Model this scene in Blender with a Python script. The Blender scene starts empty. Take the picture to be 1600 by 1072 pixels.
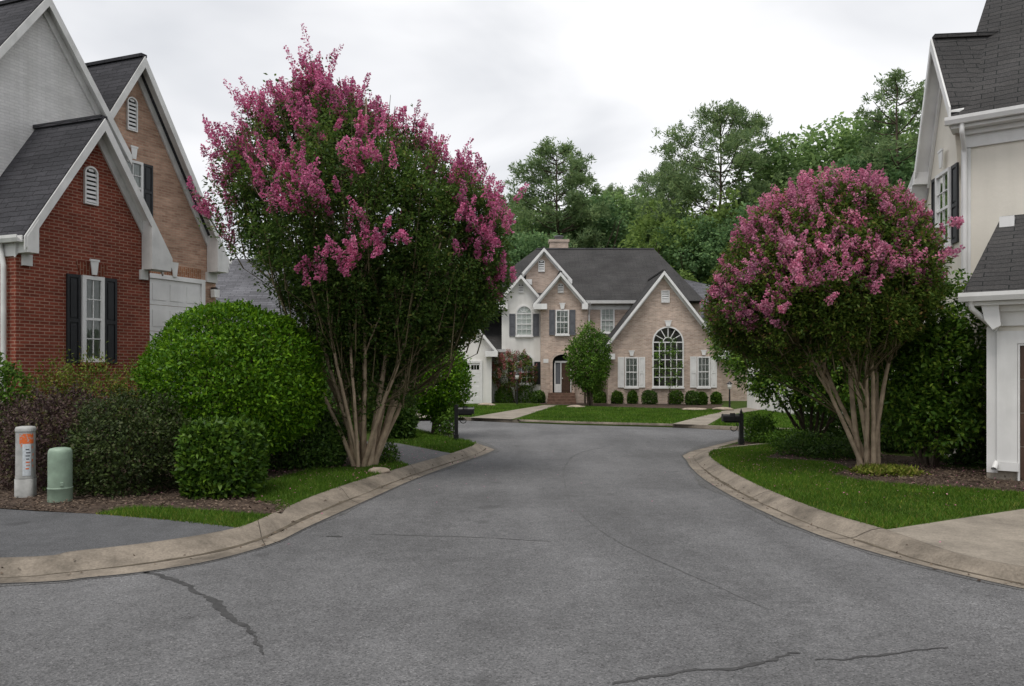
import bpy, math, random
import numpy as np
from mathutils import Vector

rng = np.random.default_rng(7)
random.seed(7)
scene = bpy.context.scene
COL = scene.collection

# ------------------------------------------------------------------ camera, sky, sun, exposure
CAM_H, FOC, HZ = 2.05, 1200.0, 578.0          # eye height; focal length and horizon row in photograph pixels
cam_d = bpy.data.cameras.new("camera")
cam_d.sensor_width = 36.0
cam_d.lens = 36.0 * FOC / 1600.0
cam_d.shift_y = (HZ - 536.0) / 1600.0
cam_d.clip_start = 0.1
cam_d.clip_end = 2000.0
cam = bpy.data.objects.new("camera", cam_d)
COL.objects.link(cam)
cam.location = (0, 0, CAM_H)
cam.rotation_euler = (math.radians(90), 0, 0)
scene.camera = cam

SUN_EL, SUN_AZ = math.radians(66), math.radians(205)   # behind the camera, a little to the left
world = bpy.data.worlds.new("World")
scene.world = world
world.use_nodes = True
wn, wl = world.node_tree.nodes, world.node_tree.links
wn.clear()
w_out = wn.new("ShaderNodeOutputWorld")
w_bg = wn.new("ShaderNodeBackground")
w_bg.inputs["Strength"].default_value = 0.10
w_sky = wn.new("ShaderNodeTexSky")
w_sky.sky_type = 'NISHITA'
w_sky.sun_disc = False
w_sky.sun_elevation = SUN_EL
w_sky.sun_rotation = SUN_AZ
w_tc = wn.new("ShaderNodeTexCoord")
w_map = wn.new("ShaderNodeMapping")
w_map.inputs["Scale"].default_value = (1.0, 1.0, 2.6)
w_map.inputs["Rotation"].default_value = (0.0, 0.16, 0.5)
w_n = wn.new("ShaderNodeTexNoise")
w_n.inputs["Scale"].default_value = 1.5
w_n.inputs["Detail"].default_value = 5.0
w_n.inputs["Roughness"].default_value = 0.48
w_n.inputs["Distortion"].default_value = 0.5
w_r = wn.new("ShaderNodeValToRGB")
w_r.color_ramp.elements[0].position = 0.38
w_r.color_ramp.elements[0].color = (0.47, 0.485, 0.515, 1)
w_r.color_ramp.elements[1].position = 0.60
w_r.color_ramp.elements[1].color = (0.77, 0.77, 0.78, 1)
w_sc = wn.new("ShaderNodeVectorMath"); w_sc.operation = 'SCALE'
w_sc.inputs["Scale"].default_value = 9.3
w_mix = wn.new("ShaderNodeMix"); w_mix.data_type = 'RGBA'
w_mix.inputs[0].default_value = 0.95                   # nearly closed cloud cover over the sky
wl.new(w_tc.outputs["Generated"], w_map.inputs["Vector"])
wl.new(w_map.outputs[0], w_n.inputs["Vector"])
wl.new(w_n.outputs["Fac"], w_r.inputs["Fac"])
wl.new(w_r.outputs["Color"], w_sc.inputs[0])
wl.new(w_sky.outputs[0], w_mix.inputs[6])
wl.new(w_sc.outputs[0], w_mix.inputs[7])
wl.new(w_mix.outputs[2], w_bg.inputs["Color"])
wl.new(w_bg.outputs[0], w_out.inputs["Surface"])

sun_d = bpy.data.lights.new("sun", 'SUN')
sun_d.energy = 1.3
sun_d.angle = math.radians(26)
sun_d.color = (1.0, 0.96, 0.9)
sun = bpy.data.objects.new("sun", sun_d)
COL.objects.link(sun)
sdir = Vector((math.sin(SUN_AZ) * math.cos(SUN_EL), math.cos(SUN_AZ) * math.cos(SUN_EL), math.sin(SUN_EL)))
sun.rotation_euler = sdir.to_track_quat('Z', 'Y').to_euler()
sun.location = (0, -20, 40)

scene.view_settings.view_transform = 'Standard'
scene.view_settings.look = 'None'
scene.view_settings.exposure = 0.58
scene.view_settings.gamma = 1.0
scene.render.engine = 'CYCLES'
scene.cycles.max_bounces = 6
scene.cycles.diffuse_bounces = 3
scene.cycles.transparent_max_bounces = 8
scene.cycles.use_denoising = True

# ------------------------------------------------------------------ layout helpers: where things stand in the street
def G(px, py, z=0.0):
    d = FOC * (CAM_H - z) / (py - HZ)
    return ((px - 800.0) / FOC * d, d)

def at(px, py, y):
    return ((px - 800.0) / FOC * y, y, CAM_H + (HZ - py) / FOC * y)

# ------------------------------------------------------------------ materials
def new_mat(name):
    m = bpy.data.materials.new(name)
    m.use_nodes = True
    nt = m.node_tree
    b = nt.nodes["Principled BSDF"]
    return m, nt, b

def nd(nt, t, **kw):
    n = nt.nodes.new(t)
    for k, v in kw.items():
        setattr(n, k, v)
    return n

def ramp(nt, fac, cols, pos=None):
    r = nd(nt, "ShaderNodeValToRGB")
    e = r.color_ramp.elements
    pos = pos or [i / (len(cols) - 1) for i in range(len(cols))]
    while len(e) < len(cols):
        e.new(0.5)
    for i, c in enumerate(cols):
        e[i].position = pos[i]
        e[i].color = (c[0], c[1], c[2], 1)
    nt.links.new(fac, r.inputs["Fac"])
    return r.outputs["Color"]

def noise(nt, scale, detail=3.0, vec=None, rough=0.55):
    n = nd(nt, "ShaderNodeTexNoise")
    n.inputs["Scale"].default_value = scale
    n.inputs["Detail"].default_value = detail
    n.inputs["Roughness"].default_value = rough
    if vec is None:
        vec = nd(nt, "ShaderNodeNewGeometry").outputs["Position"]
    nt.links.new(vec, n.inputs["Vector"])
    return n.outputs["Fac"]

def mul(nt, a, b, fac=1.0):
    m = nd(nt, "ShaderNodeMix", data_type='RGBA', blend_type='MULTIPLY')
    m.inputs[0].default_value = fac
    nt.links.new(a, m.inputs[6]); nt.links.new(b, m.inputs[7])
    return m.outputs[2]

def bump(nt, b, h, strength=0.3, dist=0.01):
    n = nd(nt, "ShaderNodeBump")
    n.inputs["Strength"].default_value = strength
    n.inputs["Distance"].default_value = dist
    nt.links.new(h, n.inputs["Height"])
    nt.links.new(n.outputs[0], b.inputs["Normal"])

def streaks(nt, col, amount):
    """rain streaks and grime: narrow, running down the wall"""
    mp = nd(nt, "ShaderNodeMapping"); mp.inputs["Scale"].default_value = (3.6, 3.6, 0.4)
    nt.links.new(nd(nt, "ShaderNodeNewGeometry").outputs["Position"], mp.inputs["Vector"])
    a = ramp(nt, noise(nt, 1.0, 5.0, mp.outputs[0], 0.6), [(1 - amount, 1 - amount, 1 - amount * 1.1), (1.0,) * 3], [0.32, 0.56])
    c = ramp(nt, noise(nt, 0.5, 3.0), [(1 - amount * 0.7,) * 3, (1.0,) * 3], [0.35, 0.6])
    return mul(nt, mul(nt, col, a), c)

def plain(name, col, rough=0.6, var=0.12, scale=3.0, spec=0.3, bumps=0.0, metallic=0.0, grime=0.0):
    m, nt, b = new_mat(name)
    f = noise(nt, scale, 5.0)
    lo = [c * (1 - var) for c in col]; hi = [min(1, c * (1 + var)) for c in col]
    c = ramp(nt, f, [lo, hi], [0.3, 0.7])
    if grime: c = streaks(nt, c, grime)
    nt.links.new(c, b.inputs["Base Color"])
    b.inputs["Roughness"].default_value = rough
    b.inputs["Specular IOR Level"].default_value = spec
    b.inputs["Metallic"].default_value = metallic
    if bumps:
        bump(nt, b, noise(nt, scale * 14, 4.0), bumps, 0.01)
    return m

def brick(name, c1, c2, mortar, weather=(0.75, 1.1), bw=0.21, bh=0.072, mort=0.011, soldier=False, mott=1.0):
    m, nt, b = new_mat(name)
    tc = nd(nt, "ShaderNodeTexCoord")
    mp = nd(nt, "ShaderNodeMapping")
    if soldier:
        mp.inputs["Rotation"].default_value = (0, 0, math.radians(90))
    nt.links.new(tc.outputs["UV"], mp.inputs["Vector"])
    br = nd(nt, "ShaderNodeTexBrick")
    br.offset = 0.5
    br.inputs["Scale"].default_value = 1.0
    br.inputs["Brick Width"].default_value = bw
    br.inputs["Row Height"].default_value = bh
    br.inputs["Mortar Size"].default_value = mort
    br.inputs["Mortar Smooth"].default_value = 0.2
    br.inputs["Bias"].default_value = -0.1
    br.inputs["Color1"].default_value = (*c1, 1)
    br.inputs["Color2"].default_value = (*c2, 1)
    br.inputs["Mortar"].default_value = (*mortar, 1)
    nt.links.new(mp.outputs[0], br.inputs["Vector"])
    w = ramp(nt, noise(nt, 0.9, 6.0), [(weather[0],) * 3, (weather[1],) * 3], [0.3, 0.7])
    mp2 = nd(nt, "ShaderNodeMapping"); mp2.inputs["Scale"].default_value = (2.2, 2.2, 9.0)
    nt.links.new(nd(nt, "ShaderNodeNewGeometry").outputs["Position"], mp2.inputs["Vector"])
    fine = ramp(nt, noise(nt, 1.0, 5.0, mp2.outputs[0], 0.65), [(1 - 0.23 * mott,) * 3, (1 + 0.18 * mott,) * 3], [0.33, 0.67])
    nt.links.new(streaks(nt, mul(nt, mul(nt, br.outputs["Color"], w), fine), 0.10), b.inputs["Base Color"])
    b.inputs["Roughness"].default_value = 0.85
    b.inputs["Specular IOR Level"].default_value = 0.2
    inv = nd(nt, "ShaderNodeMath", operation='SUBTRACT')
    inv.inputs[0].default_value = 1.0
    nt.links.new(br.outputs["Fac"], inv.inputs[1])
    bump(nt, b, inv.outputs[0], 0.6, 0.01)
    return m

def shingle(name, c1, c2, gap):
    m, nt, b = new_mat(name)
    tc = nd(nt, "ShaderNodeTexCoord")
    n = nd(nt, "ShaderNodeTexNoise"); n.inputs["Scale"].default_value = 3.4; n.inputs["Detail"].default_value = 4
    nt.links.new(tc.outputs["UV"], n.inputs["Vector"])
    off = nd(nt, "ShaderNodeVectorMath", operation='MULTIPLY_ADD')
    off.inputs[1].default_value = (0.0, 0.11, 0.0)
    nt.links.new(n.outputs["Color"], off.inputs[0]); nt.links.new(tc.outputs["UV"], off.inputs[2])
    br = nd(nt, "ShaderNodeTexBrick")
    br.offset = 0.37
    br.inputs["Scale"].default_value = 1.0
    br.inputs["Brick Width"].default_value = 0.62
    br.inputs["Row Height"].default_value = 0.145
    br.inputs["Mortar Size"].default_value = 0.010
    br.inputs["Mortar Smooth"].default_value = 0.7
    br.inputs["Color1"].default_value = (*c1, 1)
    br.inputs["Color2"].default_value = (*c2, 1)
    br.inputs["Mortar"].default_value = (*gap, 1)  # gap colour also paints the shadow line along each shingle row
    nt.links.new(off.outputs[0], br.inputs["Vector"])
    w = ramp(nt, noise(nt, 0.8, 5.0), [(0.75,) * 3, (1.2,) * 3], [0.3, 0.7])
    fine = ramp(nt, noise(nt, 45, 3.0), [(0.65,) * 3, (1.3,) * 3], [0.3, 0.7])
    nt.links.new(mul(nt, mul(nt, br.outputs["Color"], w), fine), b.inputs["Base Color"])
    b.inputs["Roughness"].default_value = 0.9
    b.inputs["Specular IOR Level"].default_value = 0.2
    inv = nd(nt, "ShaderNodeMath", operation='SUBTRACT')
    inv.inputs[0].default_value = 1.0
    nt.links.new(br.outputs["Fac"], inv.inputs[1])
    bump(nt, b, inv.outputs[0], 0.8, 0.02)
    return m

def leafmat(name, cols, rough=0.5, trans=0.25, clump=1.2, pos=None, spec=0.16):
    """Leaves: every leaf takes its own tone, with slow drifts of tone from bough to bough."""
    m, nt, b = new_mat(name)
    g = nd(nt, "ShaderNodeNewGeometry")
    c = ramp(nt, g.outputs["Random Per Island"], cols, pos)
    w = ramp(nt, noise(nt, clump, 3.0), [(0.72, 0.75, 0.72), (1.22, 1.2, 1.1)], [0.32, 0.68])
    c = mul(nt, c, w)
    nt.links.new(c, b.inputs["Base Color"])
    b.inputs["Roughness"].default_value = rough
    b.inputs["Specular IOR Level"].default_value = spec
    t = nd(nt, "ShaderNodeBsdfTranslucent")
    nt.links.new(c, t.inputs["Color"])
    mx = nd(nt, "ShaderNodeMixShader")
    mx.inputs[0].default_value = trans
    nt.links.new(b.outputs[0], mx.inputs[1]); nt.links.new(t.outputs[0], mx.inputs[2])
    nt.links.new(mx.outputs[0], nt.nodes["Material Output"].inputs["Surface"])
    return m

def glassmat(name, tint=(0.02, 0.025, 0.025), clear=0.5):
    m, nt, b = new_mat(name)
    nt.nodes.remove(b)
    tr = nd(nt, "ShaderNodeBsdfTransparent"); tr.inputs[0].default_value = (clear, clear * 1.02, clear * 1.0, 1)
    gl = nd(nt, "ShaderNodeBsdfGlossy"); gl.inputs["Roughness"].default_value = 0.02
    gl.inputs["Color"].default_value = (0.95, 0.97, 0.96, 1)
    fr = nd(nt, "ShaderNodeFresnel"); fr.inputs[0].default_value = 1.75
    bp = nd(nt, "ShaderNodeBump"); bp.inputs["Strength"].default_value = 0.04; bp.inputs["Distance"].default_value = 0.05
    nt.links.new(noise(nt, 2.5, 1.0), bp.inputs["Height"])
    nt.links.new(bp.outputs[0], gl.inputs["Normal"])
    mx = nd(nt, "ShaderNodeMixShader")
    nt.links.new(fr.outputs[0], mx.inputs[0])
    nt.links.new(tr.outputs[0], mx.inputs[1]); nt.links.new(gl.outputs[0], mx.inputs[2])
    nt.links.new(mx.outputs[0], nt.nodes["Material Output"].inputs["Surface"])
    return m

M = {}
M['brick_red'] = brick("red brick", (0.26, 0.060, 0.036), (0.18, 0.040, 0.025), (0.36, 0.21, 0.155), (0.8, 1.12))
M['soldier_red'] = brick("red soldier brick", (0.20, 0.050, 0.026), (0.15, 0.032, 0.02), (0.30, 0.17, 0.12), soldier=True)
M['brick_tan'] = brick("tan brick", (0.53, 0.335, 0.245), (0.37, 0.21, 0.15), (0.48, 0.36, 0.27), (0.8, 1.12))
M['soldier_tan'] = brick("tan soldier brick", (0.38, 0.17, 0.09), (0.28, 0.11, 0.06), (0.46, 0.32, 0.23), soldier=True)
M['brick_pink'] = brick("rose brick", (0.63, 0.49, 0.395), (0.46, 0.33, 0.26), (0.60, 0.52, 0.47), (0.8, 1.12), mott=0.7)
M['brick_white'] = brick("painted white brick", (0.76, 0.75, 0.735), (0.70, 0.69, 0.68), (0.66, 0.65, 0.64), (0.9, 1.05), mott=0.25)
M['stucco_white'] = plain("white stucco", (0.82, 0.805, 0.77), 0.85, 0.06, 1.2, 0.2, 0.25, grime=0.09)
M['stucco_cream'] = plain("cream stucco", (0.79, 0.745, 0.66), 0.88, 0.06, 0.9, 0.2, 0.3, grime=0.05)
M['trim'] = plain("white painted trim", (0.80, 0.795, 0.785), 0.5, 0.07, 2.0, 0.35, grime=0.09)
M['trim_old'] = plain("weathered white paint", (0.72, 0.715, 0.70), 0.6, 0.12, 2.5, 0.3, grime=0.12)
M['shingle'] = shingle("dark shingles", (0.062, 0.061, 0.068), (0.042, 0.042, 0.047), (0.018, 0.018, 0.02))
M['shingle_warm'] = shingle("charcoal shingles", (0.066, 0.063, 0.062), (0.055, 0.053, 0.053), (0.018, 0.022, 0.022))
M['shingle_grey'] = shingle("grey shingles", (0.16, 0.16, 0.175), (0.11, 0.11, 0.12), (0.05, 0.05, 0.055))
M['black'] = plain("black painted shutter", (0.018, 0.019, 0.022), 0.45, 0.2, 6, 0.4)
M['shutter_grey'] = plain("grey painted shutter", (0.13, 0.135, 0.15), 0.55, 0.12, 6, 0.3)
M['iron'] = plain("black iron", (0.012, 0.012, 0.013), 0.38, 0.2, 9, 0.5)
M['door'] = plain("brown door", (0.075, 0.042, 0.028), 0.45, 0.2, 5, 0.4)
M['glass'] = glassmat("window glass", clear=0.88)
M['glass_dark'] = glassmat("dark window glass", clear=0.6)
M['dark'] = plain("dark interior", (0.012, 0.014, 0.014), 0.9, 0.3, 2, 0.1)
M['curtain'] = plain("white curtain", (0.56, 0.59, 0.58), 0.9, 0.15, 6.0, 0.1)
M['lamp_glass'] = plain("lantern glass", (0.75, 0.75, 0.72), 0.3, 0.05, 5, 0.5)
M['green_box'] = plain("pale green plastic", (0.25, 0.335, 0.255), 0.5, 0.16, 7, 0.4, 0.05)
M['grey_post'] = plain("weathered grey plastic", (0.40, 0.40, 0.385), 0.6, 0.22, 8, 0.3, 0.1)
def m_worn():
    m, nt, b = new_mat("worn orange sticker")
    nt.links.new(ramp(nt, noise(nt, 34, 4.0), [(0.42, 0.40, 0.375), (0.70, 0.14, 0.03), (0.80, 0.17, 0.03)], [0.40, 0.47, 0.7]), b.inputs["Base Color"])
    b.inputs["Roughness"].default_value = 0.55
    return m
M['orange'] = m_worn()
M['sticker'] = plain("white sticker", (0.62, 0.66, 0.69), 0.5, 0.15, 25, 0.3)
M['bark_tan'] = plain("smooth tan bark", (0.40, 0.31, 0.22), 0.7, 0.35, 5.0, 0.2, 0.4)
M['bark'] = plain("grey brown bark", (0.10, 0.078, 0.06), 0.9, 0.3, 4.0, 0.1, 0.6)
M['twig'] = plain("green brown twig", (0.12, 0.10, 0.055), 0.75, 0.3, 6.0, 0.15)
M['soil'] = plain("dark soil", (0.075, 0.055, 0.043), 0.95, 0.35, 3.0, 0.1, 0.6)
M['stone'] = plain("garden stone", (0.35, 0.29, 0.23), 0.9, 0.25, 6.0, 0.15, 0.5)
M['chips'] = leafmat("bark chips", [(0.06, 0.042, 0.034), (0.12, 0.085, 0.068), (0.22, 0.17, 0.135)], 0.9, 0.0, 2.0, spec=0.1)

def m_asphalt(name, base, fine):
    m, nt, b = new_mat(name)
    g = nd(nt, "ShaderNodeNewGeometry").outputs["Position"]
    v = nd(nt, "ShaderNodeTexVoronoi"); v.inputs["Scale"].default_value = fine
    nt.links.new(g, v.inputs["Vector"])
    sp = nd(nt, "ShaderNodeSeparateColor"); nt.links.new(v.outputs["Color"], sp.inputs[0])
    grit = ramp(nt, sp.outputs[0], [(0.50,) * 3, (0.92,) * 3, (1.13,) * 3, (1.62, 1.6, 1.58)], [0.0, 0.35, 0.85, 1.0])
    big = ramp(nt, noise(nt, 0.35, 6.0, g, 0.6), [[c * 0.76 for c in base], [c * 1.2 for c in base]], [0.33, 0.67])
    mid = ramp(nt, noise(nt, 5.0, 5.0, g), [(0.88,) * 3, (1.1,) * 3], [0.3, 0.7])
    mp = nd(nt, "ShaderNodeMapping"); mp.inputs["Scale"].default_value = (1.0, 0.16, 1.0); mp.inputs["Rotation"].default_value = (0, 0, 0.12)
    nt.links.new(g, mp.inputs["Vector"])
    lanes = ramp(nt, noise(nt, 0.9, 4.0, mp.outputs[0]), [(0.80,) * 3, (1.0,) * 3, (1.16,) * 3], [0.3, 0.5, 0.7])
    spots = ramp(nt, noise(nt, 1.7, 2.0, g, 0.4), [(0.72,) * 3, (1.0,) * 3], [0.24, 0.33])
    nt.links.new(mul(nt, mul(nt, mul(nt, mul(nt, big, mid), grit), lanes), spots), b.inputs["Base Color"])
    b.inputs["Roughness"].default_value = 0.78
    b.inputs["Specular IOR Level"].default_value = 0.35
    bump(nt, b, v.outputs["Distance"], 0.7, 0.006)
    return m
M['asphalt'] = m_asphalt("worn asphalt", (0.131, 0.130, 0.132), 80)
M['asphalt_drive'] = m_asphalt("dark asphalt", (0.092, 0.093, 0.097), 120)
M['seal'] = plain("crack sealant", (0.055, 0.054, 0.054), 0.7, 0.3, 12, 0.3)
M['seam'] = plain("worn paving seam", (0.116, 0.115, 0.115), 0.85, 0.3, 9, 0.2)

def m_concrete(name, base, darken=0.5, joints=True):
    m, nt, b = new_mat(name)
    g = nd(nt, "ShaderNodeNewGeometry").outputs["Position"]
    a = ramp(nt, noise(nt, 1.1, 7.0, g, 0.65), [[c * (1 - darken) for c in base], base, [c * 1.22 for c in base]], [0.30, 0.5, 0.70])
    a = mul(nt, a, ramp(nt, noise(nt, 3.3, 6.0, g, 0.7), [(1 - darken * 0.55,) * 3, (1.08,) * 3], [0.34, 0.6]))
    f = ramp(nt, noise(nt, 40, 4.0, g), [(0.8,) * 3, (1.15,) * 3], [0.3, 0.7])
    nt.links.new(mul(nt, a, f), b.inputs["Base Color"])
    b.inputs["Roughness"].default_value = 0.85
    b.inputs["Specular IOR Level"].default_value = 0.25
    bump(nt, b, noise(nt, 60, 3.0, g), 0.3, 0.004)
    return m
M['kerb'] = m_concrete("kerb concrete", (0.235, 0.200, 0.160), 0.5)
M['concrete'] = m_concrete("driveway concrete", (0.265, 0.232, 0.190), 0.25)
M['dirt_and_shade'] = plain("gutter silt", (0.11, 0.092, 0.07), 0.95, 0.35, 6, 0.1)
M['darken'] = m_asphalt("darker asphalt", (0.108, 0.106, 0.104), 80)
M['joint'] = plain("kerb joint", (0.07, 0.06, 0.05), 0.9, 0.3, 8, 0.1)

def m_lawn(name, a, b_, c):
    m, nt, b = new_mat(name)
    g = nd(nt, "ShaderNodeNewGeometry").outputs["Position"]
    col = ramp(nt, noise(nt, 1.3, 6.0, g), [a, b_, c], [0.3, 0.5, 0.72])
    f = ramp(nt, noise(nt, 55, 4.0, g), [(0.55,) * 3, (1.3,) * 3], [0.3, 0.7])
    nt.links.new(mul(nt, col, f), b.inputs["Base Color"])
    b.inputs["Roughness"].default_value = 0.9
    b.inputs["Specular IOR Level"].default_value = 0.1
    bump(nt, b, noise(nt, 70, 3.0, g), 0.7, 0.03)
    return m
M['lawn'] = m_lawn("lawn soil", (0.042, 0.068, 0.012), (0.056, 0.092, 0.016), (0.075, 0.11, 0.022))
M['grass'] = leafmat("grass blades", [(0.045, 0.112, 0.009), (0.078, 0.168, 0.014), (0.118, 0.21, 0.022), (0.22, 0.24, 0.06)], 0.6, 0.35, 0.8, [0, 0.45, 0.9, 1.0], spec=0.2)
M['grass_dry'] = leafmat("yellowish grass blades", [(0.10, 0.15, 0.018), (0.17, 0.22, 0.03), (0.25, 0.26, 0.05), (0.30, 0.24, 0.10)], 0.7, 0.3, 1.0, [0, 0.4, 0.8, 1.0], spec=0.15)
M['leaf_crape'] = leafmat("crape myrtle leaves", [(0.042, 0.088, 0.022), (0.08, 0.145, 0.032), (0.14, 0.215, 0.044), (0.22, 0.20, 0.06)], 0.4, 0.4, 0.9, [0, 0.5, 0.95, 1.0])
M['leaf_crape_rusty'] = leafmat("crape myrtle leaves turning", [(0.05, 0.10, 0.02), (0.10, 0.165, 0.03), (0.18, 0.235, 0.044), (0.30, 0.17, 0.08)], 0.42, 0.4, 0.9, [0, 0.5, 0.93, 1.0])
M['bloom'] = leafmat("magenta blossom", [(0.54, 0.105, 0.27), (0.70, 0.19, 0.41), (0.80, 0.34, 0.54)], 0.7, 0.35, 2.5, spec=0.1)
M['bloom_pink'] = leafmat("rose pink blossom", [(0.56, 0.16, 0.31), (0.69, 0.25, 0.43), (0.80, 0.40, 0.56)], 0.7, 0.35, 2.5, spec=0.1)
M['bloom_dusty'] = leafmat("dusty rose blossom", [(0.30, 0.09, 0.10), (0.45, 0.17, 0.19), (0.55, 0.26, 0.27)], 0.7, 0.3, 2.5, spec=0.1)
M['leaf_dome'] = leafmat("bright privet leaves", [(0.038, 0.115, 0.006), (0.088, 0.205, 0.010), (0.18, 0.325, 0.018)], 0.42, 0.28, 2.6)
M['leaf_box'] = leafmat("glossy holly leaves", [(0.026, 0.066, 0.009), (0.055, 0.12, 0.014), (0.115, 0.20, 0.022)], 0.38, 0.2, 3.0)
M['leaf_dark'] = leafmat("dark evergreen leaves", [(0.028, 0.065, 0.013), (0.056, 0.115, 0.022), (0.11, 0.19, 0.034)], 0.42, 0.28, 1.5)
M['leaf_purple'] = leafmat("purple fringe leaves", [(0.045, 0.030, 0.031), (0.085, 0.052, 0.052), (0.13, 0.085, 0.08), (0.11, 0.12, 0.04)], 0.5, 0.2, 2.0, [0, 0.45, 0.75, 1.0])
M['leaf_olive'] = leafmat("dark olive leaves", [(0.022, 0.034, 0.013), (0.042, 0.062, 0.019), (0.075, 0.11, 0.03), (0.08, 0.06, 0.045)], 0.5, 0.18, 2.0, [0, 0.4, 0.85, 1.0])
M['leaf_nandina'] = leafmat("nandina leaves", [(0.055, 0.10, 0.014), (0.11, 0.17, 0.024), (0.20, 0.24, 0.04), (0.24, 0.08, 0.04)], 0.5, 0.25, 2.0, [0, 0.4, 0.8, 1.0])
M['leaf_camellia'] = leafmat("camellia leaves", [(0.045, 0.11, 0.018), (0.09, 0.19, 0.028), (0.17, 0.29, 0.04), (0.29, 0.40, 0.06)], 0.36, 0.3, 1.6, [0, 0.45, 0.85, 1.0], spec=0.22)
M['leaf_mid'] = leafmat("mid green leaves", [(0.04, 0.10, 0.014), (0.085, 0.175, 0.022), (0.155, 0.27, 0.036)], 0.5, 0.28, 0.7)
M['leaf_forest'] = leafmat("woodland leaves", [(0.150, 0.253, 0.103), (0.235, 0.355, 0.142), (0.318, 0.449, 0.168)], 0.6, 0.4, 0.3, spec=0.2)
M['leaf_forest_dark'] = leafmat("dark woodland leaves", [(0.098, 0.187, 0.086), (0.160, 0.272, 0.120), (0.224, 0.346, 0.142)], 0.6, 0.4, 0.3, spec=0.2)
M['leaf_forest_light'] = leafmat("yellow green woodland leaves", [(0.138, 0.222, 0.060), (0.198, 0.288, 0.078), (0.252, 0.348, 0.096)], 0.6, 0.4, 0.3, spec=0.2)
M['needle'] = leafmat("pine needles", [(0.131, 0.206, 0.103), (0.197, 0.281, 0.131), (0.272, 0.355, 0.160)], 0.6, 0.4, 0.3, spec=0.2)

# ------------------------------------------------------------------ mesh helpers
def np_mesh(name, V, F, mat, parent=None, smooth=False):
    """V (n,3), F (m,k): one mesh object from arrays."""
    V = np.asarray(V, dtype=np.float32); F = np.asarray(F, dtype=np.int32)
    me = bpy.data.meshes.new(name)
    m, k = F.shape
    me.vertices.add(len(V)); me.vertices.foreach_set("co", V.ravel())
    me.loops.add(m * k); me.loops.foreach_set("vertex_index", F.ravel())
    me.polygons.add(m)
    me.polygons.foreach_set("loop_start", np.arange(0, m * k, k, dtype=np.int32))
    me.polygons.foreach_set("loop_total", np.full(m, k, dtype=np.int32))
    if smooth:
        me.polygons.foreach_set("use_smooth", np.ones(m, dtype=bool))
    me.update(calc_edges=True)
    me.materials.append(mat)
    o = bpy.data.objects.new(name, me)
    COL.objects.link(o)
    if parent is not None:
        o.parent = parent
    return o

class MB:
    """Collects polygons, links them as one mesh with metre UVs taken from each face's own plane."""
    def __init__(s):
        s.v = []; s.f = []
    def poly(s, pts):
        i = len(s.v); s.v += [tuple(p) for p in pts]; s.f.append(list(range(i, i + len(pts))))
    def prism(s, A, B):
        """two matching outlines -> closed solid"""
        n = len(A); i = len(s.v)
        s.v += [tuple(p) for p in A] + [tuple(p) for p in B]
        s.f.append([i + k for k in range(n)][::-1])
        s.f.append([i + n + k for k in range(n)])
        for k in range(n):
            j = (k + 1) % n
            s.f.append([i + k, i + j, i + n + j, i + n + k])
    def build(s, name, mat, parent=None, smooth=False):
        me = bpy.data.meshes.new(name)
        me.from_pydata(s.v, [], s.f)
        uv = me.uv_layers.new(name="UVMap")
        for p in me.polygons:
            n = p.normal
            h = math.hypot(n.x, n.y)
            if h < 0.05:
                U, W = Vector((1, 0, 0)), Vector((0, 1, 0))
            else:
                U = Vector((-n.y / h, n.x / h, 0)); W = n.cross(U)
                if W.z < 0: W = -W
            for li in p.loop_indices:
                c = me.vertices[me.loops[li].vertex_index].co
                uv.data[li].uv = (c.dot(U), c.dot(W))
            p.use_smooth = smooth
        me.materials.append(mat)
        import bmesh
        bm = bmesh.new(); bm.from_mesh(me)
        bmesh.ops.recalc_face_normals(bm, faces=bm.faces)
        bm.to_mesh(me); bm.free()
        o = bpy.data.objects.new(name, me)
        COL.objects.link(o)
        if parent is not None: o.parent = parent
        return o

def empty(name, label, cat, loc, group=None):
    o = bpy.data.objects.new(name, None)
    COL.objects.link(o)
    o.empty_display_size = 0.3
    o.location = loc
    tag(o, label, cat, group)
    ORIGIN[o.name] = Vector(loc)
    return o
ORIGIN = {}

def tag(o, label=None, cat=None, group=None, kind=None):
    if label: o["label"] = label
    if cat: o["category"] = cat
    if group: o["group"] = group
    if kind: o["kind"] = kind
    return o

def settle(root):
    """parts were built in world coordinates: take the thing's place off again"""
    for c in root.children:
        c.location = c.location - root.location

def copy_tree(o, parent=None):
    c = o.copy(); COL.objects.link(c); c.parent = parent
    for ch in list(o.children):
        copy_tree(ch, c)
    return c

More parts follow.
